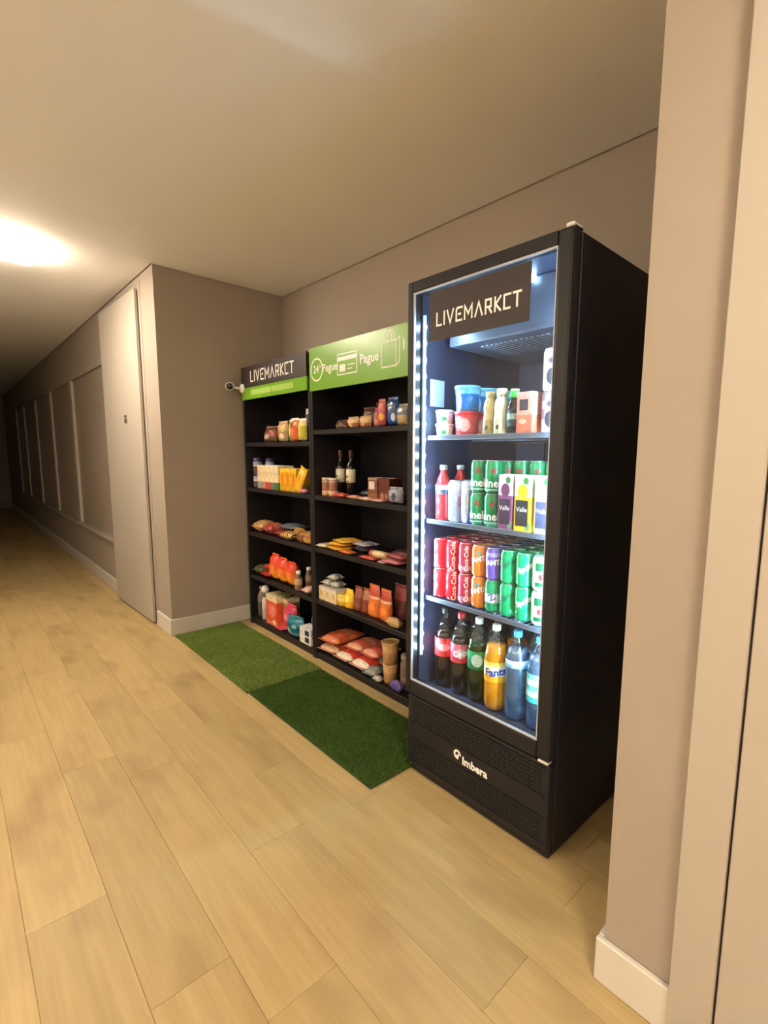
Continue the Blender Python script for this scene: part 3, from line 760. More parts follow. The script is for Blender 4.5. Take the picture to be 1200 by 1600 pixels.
bag('small pink packet lying at the right front of the second shelf', 'packet', -2.845, 1.60, z, 0.075, 0.05, 0.026, pack([(0, C(200, 140, 160)), (.5, C(150, 80, 110))], wr=.3), lie=True, name='packet')

z = ZS1[2]
bag('tan flour-like packet at the left end of the third shelf', 'packet', -3.55, 1.605, z, 0.17, 0.17, 0.085, pack([(0, C(205, 165, 110)), (.5, C(190, 140, 95))], wr=.4), lie=True, name='food_packet')
bag('red and pink packet lying beside the tan packet', 'packet', -3.385, 1.605, z, 0.14, 0.17, 0.08, pack([(0, C(165, 70, 65)), (.3, C(185, 110, 90)), (.7, C(150, 60, 60))], [(.2, .4, .25, .2, C(110, 25, 30))], wr=.4), lie=True, name='food_packet')
bag('small red packet under the slate-blue packets on the third shelf', 'packet', -3.22, 1.625, z, 0.16, 0.14, 0.045, pack([(0, C(150, 60, 58)), (.5, C(120, 50, 50))], wr=.4), lie=True, name='food_packet')
bag('slate-blue packet lying on the red packet, third shelf', 'packet', -3.20, 1.66, z + 0.047, 0.22, 0.16, 0.045, pack([(0, C(95, 100, 110)), (.5, C(75, 85, 100))], wr=.4), lie=True, name='food_packet')
bag('upper slate-blue packet at the back of the third shelf', 'packet', -3.02, 1.73, z, 0.2, 0.16, 0.055, pack([(0, C(90, 92, 100)), (.5, C(70, 75, 88))], wr=.4), lie=True, name='food_packet')
def zebra():
    m, nt, p = nodes('zebra_pasta_print')
    tc = N(nt, 'ShaderNodeTexCoord'); wv = N(nt, 'ShaderNodeTexWave'); wv.inputs['Scale'].default_value = 14; wv.inputs['Distortion'].default_value = 5
    nt.links.new(tc.outputs['Object'], wv.inputs['Vector'])
    cr = N(nt, 'ShaderNodeValToRGB'); cr.color_ramp.elements[0].position = .42; cr.color_ramp.elements[0].color = rgba(C(70, 45, 30)); cr.color_ramp.elements[1].position = .55; cr.color_ramp.elements[1].color = rgba(C(225, 185, 120))
    nt.links.new(wv.outputs['Fac'], cr.inputs[0]); nt.links.new(cr.outputs[0], p.inputs['Base Color']); p.inputs['Roughness'].default_value = .3
    return m
ZEB = zebra()
bag('gold and brown striped bag in the middle front of the third shelf', 'food bag', -3.085, 1.60, z, 0.16, 0.12, 0.055, ZEB, lie=True, name='food_bag', rz=0.15)
bag('gold bag with brown stripes at the right end of the third shelf', 'food bag', -2.885, 1.645, z, 0.19, 0.088, 0.06, pack([(0, C(190, 145, 70)), (.5, C(160, 110, 55))], [(.3, .5, .12, .5, C(110, 70, 35)), (.6, .4, .1, .4, C(110, 70, 35))], wr=.4), name='food_bag')
bag('gold and brown bag leaning behind the striped bag', 'food bag', -3.03, 1.69, z, 0.15, 0.085, 0.05, pack([(0, C(200, 160, 95)), (.5, C(165, 120, 65))], wr=.4), name='food_bag')

z = ZS1[3]
bag('dim green packet at the left end of the fourth shelf', 'packet', -3.565, 1.605, z, 0.15, 0.16, 0.07, pack([(0, C(95, 95, 65)), (.5, C(120, 95, 70))], wr=.4), lie=True, name='food_packet')
bag('lower red packet left of the orange packs', 'packet', -3.42, 1.605, z, 0.14, 0.16, 0.055, pack([(0, C(165, 35, 35)), (.5, C(180, 50, 40))], wr=.5), lie=True, name='food_packet')
bag('upper red packet left of the orange packs', 'packet', -3.41, 1.625, z + 0.057, 0.14, 0.14, 0.045, pack([(0, C(190, 60, 45)), (.5, C(165, 40, 38))], wr=.5), lie=True, name='food_packet', rz=0.1)
for k in range(3):
    x = -3.315 + k * 0.118
    bag(['orange-red pack with a dark dot, leftmost of three', 'orange-red pack with a dark dot, middle of three', 'orange-red pack with a dark dot, rightmost of three'][k], 'snack pack', x, 1.655, z, 0.135, 0.205 - 0.012 * k, 0.085,
        pack([(0, C(238, 165, 50)), (.3, C(235, 140, 40)), (.55, C(225, 95, 38)), (.8, C(210, 60, 35))], [(.42, .16, .11, .07, C(60, 30, 12)), (.6, .55, .2, .1, C(240, 120, 50))], soft=True, wr=.6), name='snack_pack', group='orange-red packs on the fourth shelf', rnd=0.55)
turned('small brown bottle with a white cap right of the orange packs', 'bottle', -2.970, 1.640, z, [('body', [(0.023, 0), (0.026, 0.004), (0.026, 0.075), (0.017, 0.098), (0.011, 0.105), (0.011, 0.112)], pack([(0, C(150, 115, 85)), (.35, C(190, 160, 130)), (.7, C(110, 80, 55))])), ('cap', [(0.016, 0.108), (0.016, 0.128), (0.014, 0.13)], PRINTW)], 'sauce_bottle')
turned('second small brown bottle with a white cap, behind the first', 'bottle', -2.990, 1.730, z, [('body', [(0.023, 0), (0.026, 0.004), (0.026, 0.08), (0.017, 0.104), (0.011, 0.112), (0.011, 0.12)], pack([(0, C(150, 115, 85)), (.35, C(180, 150, 125)), (.7, C(110, 80, 55))])), ('cap', [(0.016, 0.115), (0.016, 0.138), (0.014, 0.14)], PRINTW)], 'sauce_bottle')
bag('small pinkish-white packet at the right end of the fourth shelf', 'packet', -2.845, 1.602, z, 0.085, 0.10, 0.045, pack([(0, C(215, 175, 165)), (.5, C(225, 205, 195))], wr=.3), lie=True, name='packet')

z = ZS1[4]
turned('clear bottle at the far left of the bottom shelf of the left unit', 'bottle', -3.595, 1.67, z, [('body', [(0.029, 0), (0.033, 0.006), (0.033, 0.15), (0.02, 0.19), (0.012, 0.2), (0.012, 0.21)], pack([(0, C(100, 85, 82)), (.55, C(140, 118, 115))], rough=.15)), ('cap', [(0.016, 0.205), (0.016, 0.23), (0.014, 0.232)], solid(C(190, 170, 165)))], 'cleaning_bottle')
turned('white bottle with a round white cap on the bottom shelf of the left unit', 'bottle', -3.50, 1.655, z, [('body', [(0.025, 0), (0.028, 0.006), (0.028, 0.14), (0.021, 0.165), (0.019, 0.175)], pack([(0, C(200, 190, 185)), (.5, C(215, 210, 205))], rough=.3)), ('collar', [(0.022, 0.172), (0.024, 0.178), (0.024, 0.205), (0.022, 0.21)], solid(C(120, 115, 105))), ('cap', [(0.026, 0.208), (0.030, 0.225), (0.026, 0.245), (0.015, 0.258), (0.001, 0.26)], PRINTW)], 'cleaning_bottle')
carton('orange and pink washing powder pack with a white top, bottom shelf', 'pack', -3.415, -3.245, 1.615, 1.72, z, z + 0.225, pack([(0, C(225, 120, 90)), (.12, C(225, 90, 55)), (.8, cCRM)], [(.55, .5, .3, .22, C(232, 130, 110)), (.75, .12, .16, .08, C(245, 210, 190))]), name='washing_powder_pack')
carton('cream and green side pack right behind the orange washing powder', 'pack', -3.24, -3.175, 1.66, 1.76, z, z + 0.215, pack([(0, C(190, 150, 80)), (.3, C(150, 150, 70)), (.85, cCRM)]), name='washing_powder_pack')
bag('green sachet lying on top of the cream pack', 'sachet', -3.24, 1.63, z + 0.2275, 0.10, 0.09, 0.02, pack([(0, C(120, 135, 60)), (.5, C(160, 160, 90))], wr=.3), lie=True, name='sachet')
bag('magenta-pink round pack in front on the bottom shelf', 'pack', -3.125, 1.665, z, 0.165, 0.20, 0.085, pack([(0, C(205, 50, 90)), (.35, C(215, 70, 110)), (.8, C(190, 50, 85))], [(.4, .55, .24, .12, C(240, 150, 170)), (.7, .35, .2, .08, C(235, 130, 160))], wr=.5), name='sponge_pack')
bag('small magenta sachet at the foot of the orange washing powder', 'sachet', -3.20, 1.598, z, 0.10, 0.06, 0.016, pack([(0, C(210, 60, 90)), (.5, C(225, 110, 130))], wr=.3), lie=True, name='sachet')
bag('teal blue pack on the bottom shelf of the left unit', 'pack', -2.987, 1.625, z, 0.19, 0.155, 0.08, pack([(0, C(70, 130, 140)), (.3, C(30, 95, 115)), (.7, C(45, 120, 140))], [(.3, .35, .16, .16, C(150, 180, 180)), (.65, .6, .15, .1, C(120, 190, 200))], wr=.5), name='cleaning_pack', rz=0.1)
bag('teal and silver pack behind the blue one at the right end', 'pack', -2.86, 1.72, z, 0.15, 0.19, 0.07, pack([(0, C(60, 100, 120)), (.6, C(110, 140, 150))], wr=.5), name='cleaning_pack')
wb = carton('white box with two dark square pictures at the right end of the bottom shelf', 'box', -2.905, -2.765, 1.603, 1.68, z, z + 0.11, pack([(0, cWHT), (.5, C(225, 222, 228))]), name='small_box')
for zz in (0.015, 0.062): MB().box(0.0, 0.05, -0.0395, -0.038, zz, zz + 0.034).build('picture', solid(C(45, 45, 70)), wb)

# ------------------------------------------------------------------ goods: right shelf unit
z = ZS2[0]
bag('low brown pouch at the left of the right unit top shelf', 'pouch', -2.475, 1.660, z, 0.11, 0.06, 0.05, pack([(0, C(120, 95, 75)), (.4, C(85, 58, 45))], wr=.5), lean=-0.3, name='snack_pouch')
bag('second low brown pouch on the right unit top shelf, beside the cream-topped bags', 'pouch', -2.400, 1.700, z, 0.10, 0.075, 0.05, pack([(0, C(110, 80, 60)), (.4, C(80, 52, 42))], wr=.5), lean=-0.3, name='snack_pouch')
for k, x in enumerate((-2.335, -2.222)):
    bag(['cream-topped brown bag, left of the pair on the right unit top shelf', 'cream-topped brown bag, right of the pair on the right unit top shelf'][k], 'snack bag', x, 1.65, z, 0.105, 0.066, 0.05, pack([(0, C(165, 105, 70)), (.45, C(215, 178, 130)), (.8, C(225, 195, 150))], [(.5, .2, .15, .2, C(235, 190, 140))], wr=.4), name='snack_bag', group='cream-topped bags')
    bag(['dark brown bag behind the left cream-topped bag', 'dark brown bag behind the right cream-topped bag'][k], 'snack bag', x + 0.03, 1.74, z, 0.12, 0.125 + 0.02 * k, 0.05, pack([(0, C(75, 42, 35)), (.5, C(88, 52, 45))], wr=.5), name='snack_bag')
bag('narrow dusky-pink bag left of the yellow-spotted one on the right unit top shelf', 'snack bag', -2.135, 1.655, z, 0.05, 0.105, 0.03, pack([(0, C(195, 130, 135)), (.4, C(150, 80, 85))], wr=.3), name='snack_bag', lean=-0.1)
bag('pink bag with a yellow spot on the right unit top shelf', 'snack bag', -2.080, 1.650, z, 0.062, 0.145, 0.035, pack([(0, C(190, 90, 90)), (.5, C(200, 95, 105)), (.85, C(215, 130, 130))], [(.6, .36, .36, .14, C(235, 170, 50))], wr=.3), name='snack_bag')
bag('rose bag between the yellow-spotted and the blue bag', 'snack bag', -2.035, 1.690, z, 0.055, 0.14, 0.035, pack([(0, C(130, 60, 75)), (.5, C(200, 105, 115))], wr=.3), name='snack_bag')
bag('shiny blue bag near the cooler on the right unit top shelf', 'snack bag', -1.995, 1.655, z, 0.088, 0.15, 0.05, pack([(0, C(50, 85, 165)), (.45, C(70, 100, 150)), (.75, C(60, 90, 150))], [(.75, .3, .14, .16, C(215, 222, 235))], rough=.2, wr=.6), name='snack_bag')
bag('silver and tan bag partly behind the cooler on the top shelf', 'snack bag', -1.925, 1.660, z, 0.09, 0.112, 0.045, pack([(0, C(190, 165, 125)), (.5, C(130, 135, 150)), (.75, C(150, 160, 175))], rough=.2, wr=.6), name='snack_bag')

z = ZS2[1]
for k, x in enumerate((-2.643, -2.567)):
    turned(['flat cream tin under the left small jar', 'flat cream tin under the right small jar'][k], 'tin', x, 1.665, z, [('body', [(0.029, 0), (0.031, 0.004), (0.031, 0.024), (0.028, 0.027)], pack([(0, C(205, 160, 115)), (.6, C(225, 190, 150))])), ('lid', [(0.0285, 0.0265), (0.0315, 0.0275), (0.0315, 0.030), (0.001, 0.0305)], solid(C(225, 200, 170)))], 'flat_tin', 'flat tins under the jars')
    turned(['small brown jar with a white lid, leftmost on the right unit', 'small brown jar with a white lid, next to the wine bottle'][k], 'jar', x, 1.66, z + 0.031, [('body', [(0.0235, 0), (0.026, 0.004), (0.026, 0.060), (0.0235, 0.066)], pack([(0, C(175, 115, 90)), (.3, C(160, 110, 90)), (.75, C(190, 150, 130))])), ('lid', [(0.0255, 0.0655), (0.0265, 0.067), (0.0265, 0.075), (0.0245, 0.077), (0.001, 0.077)], solid(C(230, 220, 205)))], 'small_jar', 'small jars with white lids')
LBL = pack([(0, C(232, 226, 205))], [(.5, .45, .2, .12, C(120, 120, 105)), (.6, .1, .15, .06, C(140, 130, 110))], rough=.6)
for k, x in enumerate((-2.592, -2.482)):
    turned(['dark wine bottle with a white label, left of the pair', 'dark wine bottle with a white label, right of the pair'][k], 'bottle', x, 1.73, z, [('body', [(0.025, 0), (0.028, 0.004), (0.028, 0.168), (0.025, 0.184), (0.014, 0.202), (0.0110, 0.212), (0.0110, 0.272), (0.0100, 0.274)], WINEG), ('label', [(0.0284, 0.083), (0.0284, 0.164)], LBL), ('capsule', [(0.0117, 0.225), (0.0120, 0.270), (0.0105, 0.2755), (0.001, 0.2755)], solid([C(90, 62, 58), C(92, 50, 58)][k]))], 'wine_bottle', 'wine bottles on the right unit')
bag('flat red packet lying in front of the wine bottles', 'packet', -2.44, 1.600, z, 0.13, 0.065, 0.026, pack([(0, C(200, 70, 60)), (.5, C(215, 110, 90))], wr=.4), lie=True, name='flat_packet')
bag('flat tan packet beside the flat red packet', 'packet', -2.30, 1.602, z, 0.12, 0.06, 0.022, pack([(0, C(205, 150, 120)), (.5, C(190, 90, 80))], wr=.4), lie=True, name='flat_packet')
bag('flat cream packet in front of the dark brown box', 'packet', -2.185, 1.598, z, 0.11, 0.055, 0.02, pack([(0, C(220, 190, 160)), (.5, C(200, 150, 120))], wr=.4), lie=True, name='flat_packet')
bag('dark slate packet lying behind the wine-bottle side, second shelf', 'packet', -2.345, 1.720, z, 0.13, 0.12, 0.045, pack([(0, C(60, 62, 78)), (.5, C(50, 50, 66))], [(.4, .5, .2, .2, C(140, 145, 160))], wr=.4), lie=True, name='flat_packet')
carton('dark brown coffee box with a small white label', 'box', -2.215, -2.132, 1.655, 1.74, z, z + 0.125, pack([(0, C(150, 95, 70)), (.3, C(120, 72, 55)), (.9, C(170, 140, 110))]), (0.12, 0.72, 0.5, 0.84), solid(C(225, 215, 205)), name='coffee_box')
carton('dark red-brown box right of the labelled coffee box', 'box', -2.127, -2.035, 1.66, 1.75, z, z + 0.125, pack([(0, C(110, 52, 42)), (.3, C(95, 42, 36))], [(.35, .2, .16, .18, C(185, 120, 95)), (.75, .22, .12, .14, C(180, 110, 90))]), name='coffee_box')
bag('flat pinkish sachet in front of the red-brown box', 'sachet', -2.080, 1.598, z, 0.12, 0.05, 0.016, pack([(0, C(215, 160, 145)), (.5, C(190, 110, 100))], wr=.4), lie=True, name='sachet')
bag('grey-blue translucent pack with a dark mark at the cooler end', 'pack', -1.945, 1.635, z, 0.112, 0.088, 0.06, pack([(0, C(150, 155, 180)), (.5, C(165, 172, 195))], [(.6, .45, .14, .28, C(70, 75, 90))], rough=.2, wr=.4), name='napkin_pack')

z = ZS2[2]
flat = [('white sachet at the far left of the third shelf, right unit', -2.63, 1.60, 0, .10, .09, .026, C(205, 190, 165), C(215, 205, 190), 0.2),
        ('bottom yellow packet of the yellow pile', -2.53, 1.61, 0, .17, .15, .022, C(220, 160, 40), C(235, 185, 60), -0.1),
        ('middle yellow packet of the yellow pile', -2.51, 1.625, 0.024, .17, .14, .022, C(228, 175, 50), C(215, 150, 40), 0.15),
        ('top yellow packet of the yellow pile', -2.49, 1.63, 0.048, .16, .14, .020, C(235, 190, 70), C(225, 170, 50), -0.2),
        ('orange packet in front of the yellow pile', -2.375, 1.60, 0, .12, .06, .02, C(215, 110, 45), C(225, 150, 60), 0.05),
        ('dark violet packet between the yellow pile and the red packets', -2.35, 1.68, 0, .15, .14, .045, C(70, 60, 85), C(85, 72, 95), 0.0),
        ('white and lilac packet lying on the dark violet packet', -2.32, 1.655, 0.0475, .15, .12, .018, C(200, 190, 205), C(130, 120, 150), -0.15),
        ('red packet in front of the cream roll', -2.165, 1.60, 0, .15, .055, .018, C(205, 90, 70), C(190, 60, 50), 0.0),
        ('dark maroon packet at the back of the third shelf, right unit', -2.04, 1.745, 0, .22, .14, .05, C(75, 42, 45), C(65, 40, 48), 0.0),
        ('lower pink packet at the cooler end of the third shelf', -1.975, 1.602, 0, .17, .12, .03, C(190, 110, 120), C(170, 85, 95), 0.05),
        ('upper pink packet at the cooler end of the third shelf', -1.955, 1.615, 0.032, .15, .11, .026, C(180, 95, 110), C(205, 140, 145), -0.1),
        ('small cream sachet lying in front of the pink packets', -2.03, 1.598, 0, .06, .05, .014, C(230, 205, 180), C(215, 170, 150), 0.1)]
for lb, x, y, dz, ww, hh, dd, ca, cc, rz in flat:
    bag(lb, 'packet', x, y, z + dz, ww, hh, dd, pack([(0, ca), (.45, cc), (.7, ca)], wr=.5), lie=True, rz=rz, name='flat_packet')
rl = empty('cookie_roll', (-2.145, 1.685, z + 0.0215), 'cream cylinder-shaped biscuit roll lying on the third shelf', 'biscuit roll', rot=(0, PI / 2, 0.06))
MB().lathe([(0.012, -0.075), (0.0205, -0.072), (0.021, -0.05), (0.021, 0.05), (0.0205, 0.072), (0.012, 0.075)], 16).build('wrapper', pack([(0, C(200, 110, 70)), (.2, C(225, 195, 150)), (.8, C(205, 160, 110))]), rl)
MB().lathe([(0.0212, -0.03), (0.0212, 0.02)], 16, cap=False).build('label_band', solid(C(235, 210, 165)), rl)

z = ZS2[3]
for k in range(3):
    x0 = -2.675 + k * 0.066
    carton(['white box at the far left of the fourth shelf, right unit', 'white box second from the left on the fourth shelf, right unit', 'white box beside the yellow tub'][k], 'box', x0, x0 + 0.063, 1.615, 1.70, z, z + 0.088, pack([(0, C(225, 205, 165)), (.4, C(228, 215, 190)), (.85, C(210, 200, 190))], [(.5, .5, .3, .2, C(205, 175, 120))]), name='white_box', group='white boxes on the right unit')
for k, (x, y, dz) in enumerate([(-2.63, 1.62, 0.0895), (-2.545, 1.625, 0.0895), (-2.575, 1.63, 0.128)]):
    bag(['left grey sachet on top of the white boxes', 'right grey sachet on top of the white boxes', 'topmost grey sachet on the pile over the white boxes'][k], 'sachet', x, y, z + dz, 0.085, 0.09, 0.036, pack([(0, C(185, 185, 178)), (.4, C(120, 125, 118)), (.7, C(200, 198, 188))], wr=.5), lie=True, name='sachet')
turned('yellow tub with a lid at the front of the fourth shelf', 'tub', -2.455, 1.655, z, [('body', [(0.030, 0), (0.034, 0.004), (0.038, 0.055)], pack([(0, C(225, 185, 40)), (.5, C(232, 205, 95))])), ('lid', [(0.0385, 0.0545), (0.040, 0.056), (0.040, 0.064), (0.036, 0.067), (0.001, 0.067)], solid(C(238, 210, 90)))], 'margarine_tub')
bag('bright yellow pouch between the tub and the brown pouches', 'pouch', -2.385, 1.65, z, 0.078, 0.115, 0.06, pack([(0, C(215, 165, 20)), (.4, C(236, 200, 40))], [(.4, .55, .25, .2, C(245, 225, 110))], wr=.4), pouch=True, name='food_pouch')
pc = [(-2.308, .075, .145, C(120, 62, 45), C(150, 85, 62), 'brown stand-up pouch, first from the yellow pouch'), (-2.232, .070, .148, C(120, 55, 42), C(170, 120, 95), 'brown stand-up pouch with a pale middle, second from the yellow pouch'),
      (-2.158, .100, .185, C(215, 120, 50), C(195, 80, 60), 'orange stand-up pouch with a red top, left of the pair'), (-2.055, .096, .178, C(215, 115, 50), C(185, 72, 55), 'orange stand-up pouch with a red top, right of the pair'), (-2.02, .11, .20, C(95, 52, 52), C(150, 70, 75), 'dusky red stand-up pouch nearest the cooler')]
for k, (x, ww, hh, ca, cc, lb) in enumerate(pc):
    bag(lb, 'pouch', x, 1.66 + (0.075 if k == 4 else 0), z, ww, hh, 0.06, pack([(0, ca), (.55, ca), (.62, C(230, 180, 160) if k in (2, 3) else cc), (.70, cc)], [(.5, .35, .3, .12, tuple(min(1, v * 1.35) for v in ca))], wr=.3), pouch=True, name='food_pouch', group='stand-up pouches on the fourth shelf')
bag('tan packet lying at the cooler end of the fourth shelf', 'packet', -1.945, 1.600, z, 0.12, 0.05, 0.05, pack([(0, C(200, 165, 115)), (.5, C(180, 140, 90))], wr=.5), lie=True, name='flat_packet')

z = ZS2[4]
rb = [('lower orange-red rice bag at the left end of the bottom shelf', -2.60, 1.605, 0, .19, .26, .058, C(225, 190, 160), C(190, 85, 50), 0.1),
      ('upper orange-red rice bag at the left end of the bottom shelf', -2.59, 1.605, 0.060, .19, .26, .062, C(215, 130, 90), C(195, 90, 55), 0.05),
      ('lower white and red sugar bag, left of the pair', -2.43, 1.60, 0, .165, .25, .062, C(232, 215, 195), C(200, 70, 55), 0.0),
      ('lower white and red sugar bag, right of the pair', -2.265, 1.60, 0, .165, .25, .066, C(235, 222, 205), C(198, 65, 55), 0.0),
      ('upper pale red sugar bag, left of the pair', -2.385, 1.65, 0.066, .15, .22, .052, C(228, 160, 130), C(205, 100, 80), 0.05),
      ('upper pale red sugar bag, right of the pair', -2.235, 1.65, 0.069, .15, .22, .054, C(228, 160, 135), C(200, 90, 75), -0.05)]
for lb, x, y, dz, ww, hh, dd, ca, cc, rz in rb:
    bag(lb, 'food bag', x, y, z + dz, ww, hh, dd, pack([(0, ca), (.16, cc), (.5, ca), (.7, cc)], rough=.3, wr=.4), lie=True, rz=rz, name='staple_bag', group='bags of staples on the bottom shelf')
bag('grey packet lying right of the sugar bags', 'packet', -2.155, 1.600, z, 0.10, 0.13, 0.045, pack([(0, C(150, 152, 150)), (.5, C(110, 115, 120))], wr=.4), lie=True, name='flat_packet', rz=0.1)
bag('pale grey packet at the foot of the kraft cups', 'packet', -2.080, 1.598, z, 0.065, 0.05, 0.03, pack([(0, C(185, 180, 175)), (.5, C(150, 150, 155))], wr=.4), lie=True, name='flat_packet')
KR = pack([(0, C(176, 132, 82)), (.6, C(196, 152, 98))], rough=.6)
turned('lower kraft paper tub in the stack near the cooler', 'tub', -2.035, 1.672, z, [('body', [(0.033, 0), (0.035, 0.003), (0.041, 0.098)], KR), ('rim', [(0.0415, 0.097), (0.0435, 0.0985), (0.0435, 0.1035), (0.001, 0.1035)], solid(C(215, 180, 130), .6))], 'kraft_tub', 'kraft tubs near the cooler')
turned('upper kraft paper tub with an open cream rim near the cooler', 'tub', -2.035, 1.672, z + 0.104, [('body', [(0.038, 0), (0.040, 0.003), (0.047, 0.122)], KR), ('rim', [(0.0475, 0.121), (0.0505, 0.123), (0.0505, 0.128), (0.0455, 0.128), (0.0445, 0.112), (0.001, 0.112)], solid(C(222, 190, 140), .6))], 'kraft_tub', 'kraft tubs near the cooler')
turned('clear jar with a pale lid right of the kraft tubs', 'jar', -1.915, 1.690, z, [('body', [(0.034, 0), (0.037, 0.004), (0.037, 0.14), (0.031, 0.158), (0.031, 0.165)], pack([(0, C(150, 120, 95)), (.4, C(120, 105, 95))], rough=.12)), ('lid', [(0.034, 0.162), (0.034, 0.185), (0.032, 0.187)], solid(C(150, 135, 120)))], 'glass_jar')
bag('small violet-blue packet at the bottom next to the cooler', 'packet', -1.920, 1.600, z, 0.10, 0.05, 0.055, pack([(0, C(95, 80, 150)), (.5, C(120, 105, 175))], wr=.6), lie=True, name='flat_packet')

# ------------------------------------------------------------------ goods: cooler, top shelf
z = FZ[0] + 0.0005
WTUB = pack([(0, C(215, 222, 205)), (.5, C(228, 232, 222))], [(.75, .4, .14, .2, C(70, 170, 110))])
for k in range(2):
    turned(['lower white tub at the left of the cooler top shelf', 'upper white tub at the left of the cooler top shelf'][k], 'tub', -1.345, 1.368, z + k * 0.050, [('body', [(0.026, 0), (0.029, 0.003), (0.033, 0.040)], WTUB), ('lid', [(0.0335, 0.0395), (0.0355, 0.0405), (0.0355, 0.046), (0.032, 0.0492), (0.001, 0.0492)], PRINTW)], 'white_tub', 'white tubs in the cooler')
for k, y in enumerate((1.392, 1.495, 1.598)):
    o = ['front', 'middle', 'rear'][k]
    turned('%s red ice cream tub in the lower tier of the cooler top shelf' % o, 'tub', -1.252 + 0.004 * k, y, z, [('body', [(0.038, 0), (0.041, 0.003), (0.046, 0.080)], pack([(0, C(200, 60, 60)), (.2, C(205, 85, 85)), (.85, C(215, 70, 75))], [(.7, .5, .2, .3, C(235, 170, 165)), (.2, .3, .12, .2, C(190, 20, 30))])), ('lid', [(0.0465, 0.0795), (0.049, 0.081), (0.049, 0.090), (0.001, 0.0905)], solid(C(205, 60, 65)))], 'ice_cream_tub', 'red tubs in the cooler')
    turned('%s blue ice cream tub in the upper tier of the cooler top shelf' % o, 'tub', -1.252 + 0.004 * k, y, z + 0.091, [('body', [(0.038, 0), (0.041, 0.003), (0.046, 0.080)], pack([(0, C(60, 140, 200)), (.15, C(30, 110, 195)), (.75, C(120, 195, 220))], [(.45, .4, .14, .4, C(190, 225, 235)), (.85, .4, .12, .35, C(40, 120, 200))])), ('lid', [(0.0465, 0.0795), (0.049, 0.081), (0.049, 0.090), (0.001, 0.0905)], solid(C(120, 195, 225)))], 'ice_cream_tub', 'blue tubs in the cooler')
YB_ = [(0.023, 0), (0.026, 0.004), (0.026, 0.055), (0.023, 0.075), (0.0255, 0.095), (0.021, 0.118), (0.0155, 0.128), (0.0155, 0.132)]
for k, (x, y, hcap) in enumerate([(-1.125, 1.372, 0.150), (-1.072, 1.366, 0.156)]):
    turned(['beige yogurt bottle, left of the pair on the cooler top shelf', 'pale cream yogurt bottle, right of the pair on the cooler top shelf'][k], 'bottle', x, y, z, [('body', YB_, pack([(0, C(170, 150, 100)), (.4, C(196, 178, 130))] if k == 0 else [(0, C(200, 190, 150)), (.4, C(215, 208, 178))], [(.55, .2, .12, .06, C(90, 75, 50))])), ('cap', [(0.018, 0.130), (0.0185, hcap - 0.002), (0.017, hcap)], solid(C(196, 182, 140) if k == 0 else C(215, 205, 170)))], 'yogurt_bottle', 'yogurt bottles in the cooler')
turned('dark bottle with a green cap next to the pale yogurt bottle', 'bottle', -1.018, 1.366, z, [('body', [(0.022, 0), (0.025, 0.004), (0.025, 0.085), (0.018, 0.11), (0.014, 0.118), (0.014, 0.125)], solid(C(28, 34, 44), .15)), ('label', [(0.0254, 0.028), (0.0254, 0.082)], pack([(0, C(60, 85, 90)), (.4, C(150, 190, 180)), (.75, C(60, 60, 70))])), ('cap', [(0.0165, 0.120), (0.0175, 0.124), (0.0175, 0.140), (0.016, 0.142)], solid(C(60, 190, 80))), ('cap_top', [(0.0145, 0.142), (0.0145, 0.150), (0.001, 0.151)], solid(C(205, 205, 170)))], 'juice_bottle')
carton('salmon-pink carton with a dark label on the cooler top shelf', 'carton', -0.987, -0.925, 1.335, 1.395, z, z + 0.134, pack([(0, C(205, 110, 85)), (.45, C(215, 150, 135)), (.9, C(205, 160, 150))], [(.4, .3, .25, .06, C(230, 170, 140))]), (0.2, 0.72, 0.56, 0.82), solid(C(45, 40, 60)), name='juice_carton')
for k in range(2):
    turned(['lower white and lilac tall can at the right of the cooler top shelf', 'upper white and cream tall can at the right of the cooler top shelf'][k], 'can', -0.880, 1.372, z + k * 0.1302, [('body', [(0.024, 0), (0.0295, 0.008), (0.0295, 0.118), (0.026, 0.127)], pack([(0, C(225, 225, 235)), (.35, C(170, 140, 180)), (.6, C(215, 205, 220)), (.8, C(140, 120, 160))] if k == 0 else [(0, C(225, 215, 190)), (.5, C(235, 225, 195)), (.9, C(225, 235, 230))], [(.42, .35, .25, .2, C(45, 45, 55)), (.45, .72, .22, .08, C(60, 60, 70))])), ('lid', [(0.0265, 0.1265), (0.0265, 0.1295), (0.001, 0.1295)], ALU)], 'tall_can', 'tall cans on the cooler top shelf', rz=0.6)

# ------------------------------------------------------------------ goods: cooler, second shelf
z = FZ[1] + 0.0005
RED = solid(C(205, 35, 45), .25)
for k, y in enumerate((1.370, 1.455)):
    turned(['front red soda bottle with a red cap in the cooler', 'rear red soda bottle with a red cap in the cooler'][k], 'bottle', -1.348 + 0.01 * k, y, z, [('body', [(0.024, 0), (0.030, 0.006), (0.029, 0.05), (0.031, 0.10), (0.030, 0.130), (0.022, 0.162), (0.0115, 0.185), (0.0115, 0.198)], solid(C(205, 55, 60), .2)), ('label', [(0.0315, 0.10), (0.0313, 0.135)], pack([(0, C(80, 85, 110)), (.5, C(200, 200, 215))])), ('cap', [(0.0145, 0.193), (0.015, 0.208), (0.013, 0.211)], solid(C(190, 185, 190)))], 'soda_bottle', 'red soda bottles in the cooler')
EN = [pack([(0, C(200, 205, 215)), (.5, C(225, 228, 232))], [(.25, .5, .2, .5, C(180, 195, 215)), (.7, .5, .12, .14, C(190, 150, 170))]), pack([(0, C(70, 80, 170)), (.5, C(110, 120, 190)), (.8, C(190, 195, 220))], [(.25, .5, .22, .6, C(210, 214, 228)), (.6, .5, .12, .1, C(170, 60, 90))])]
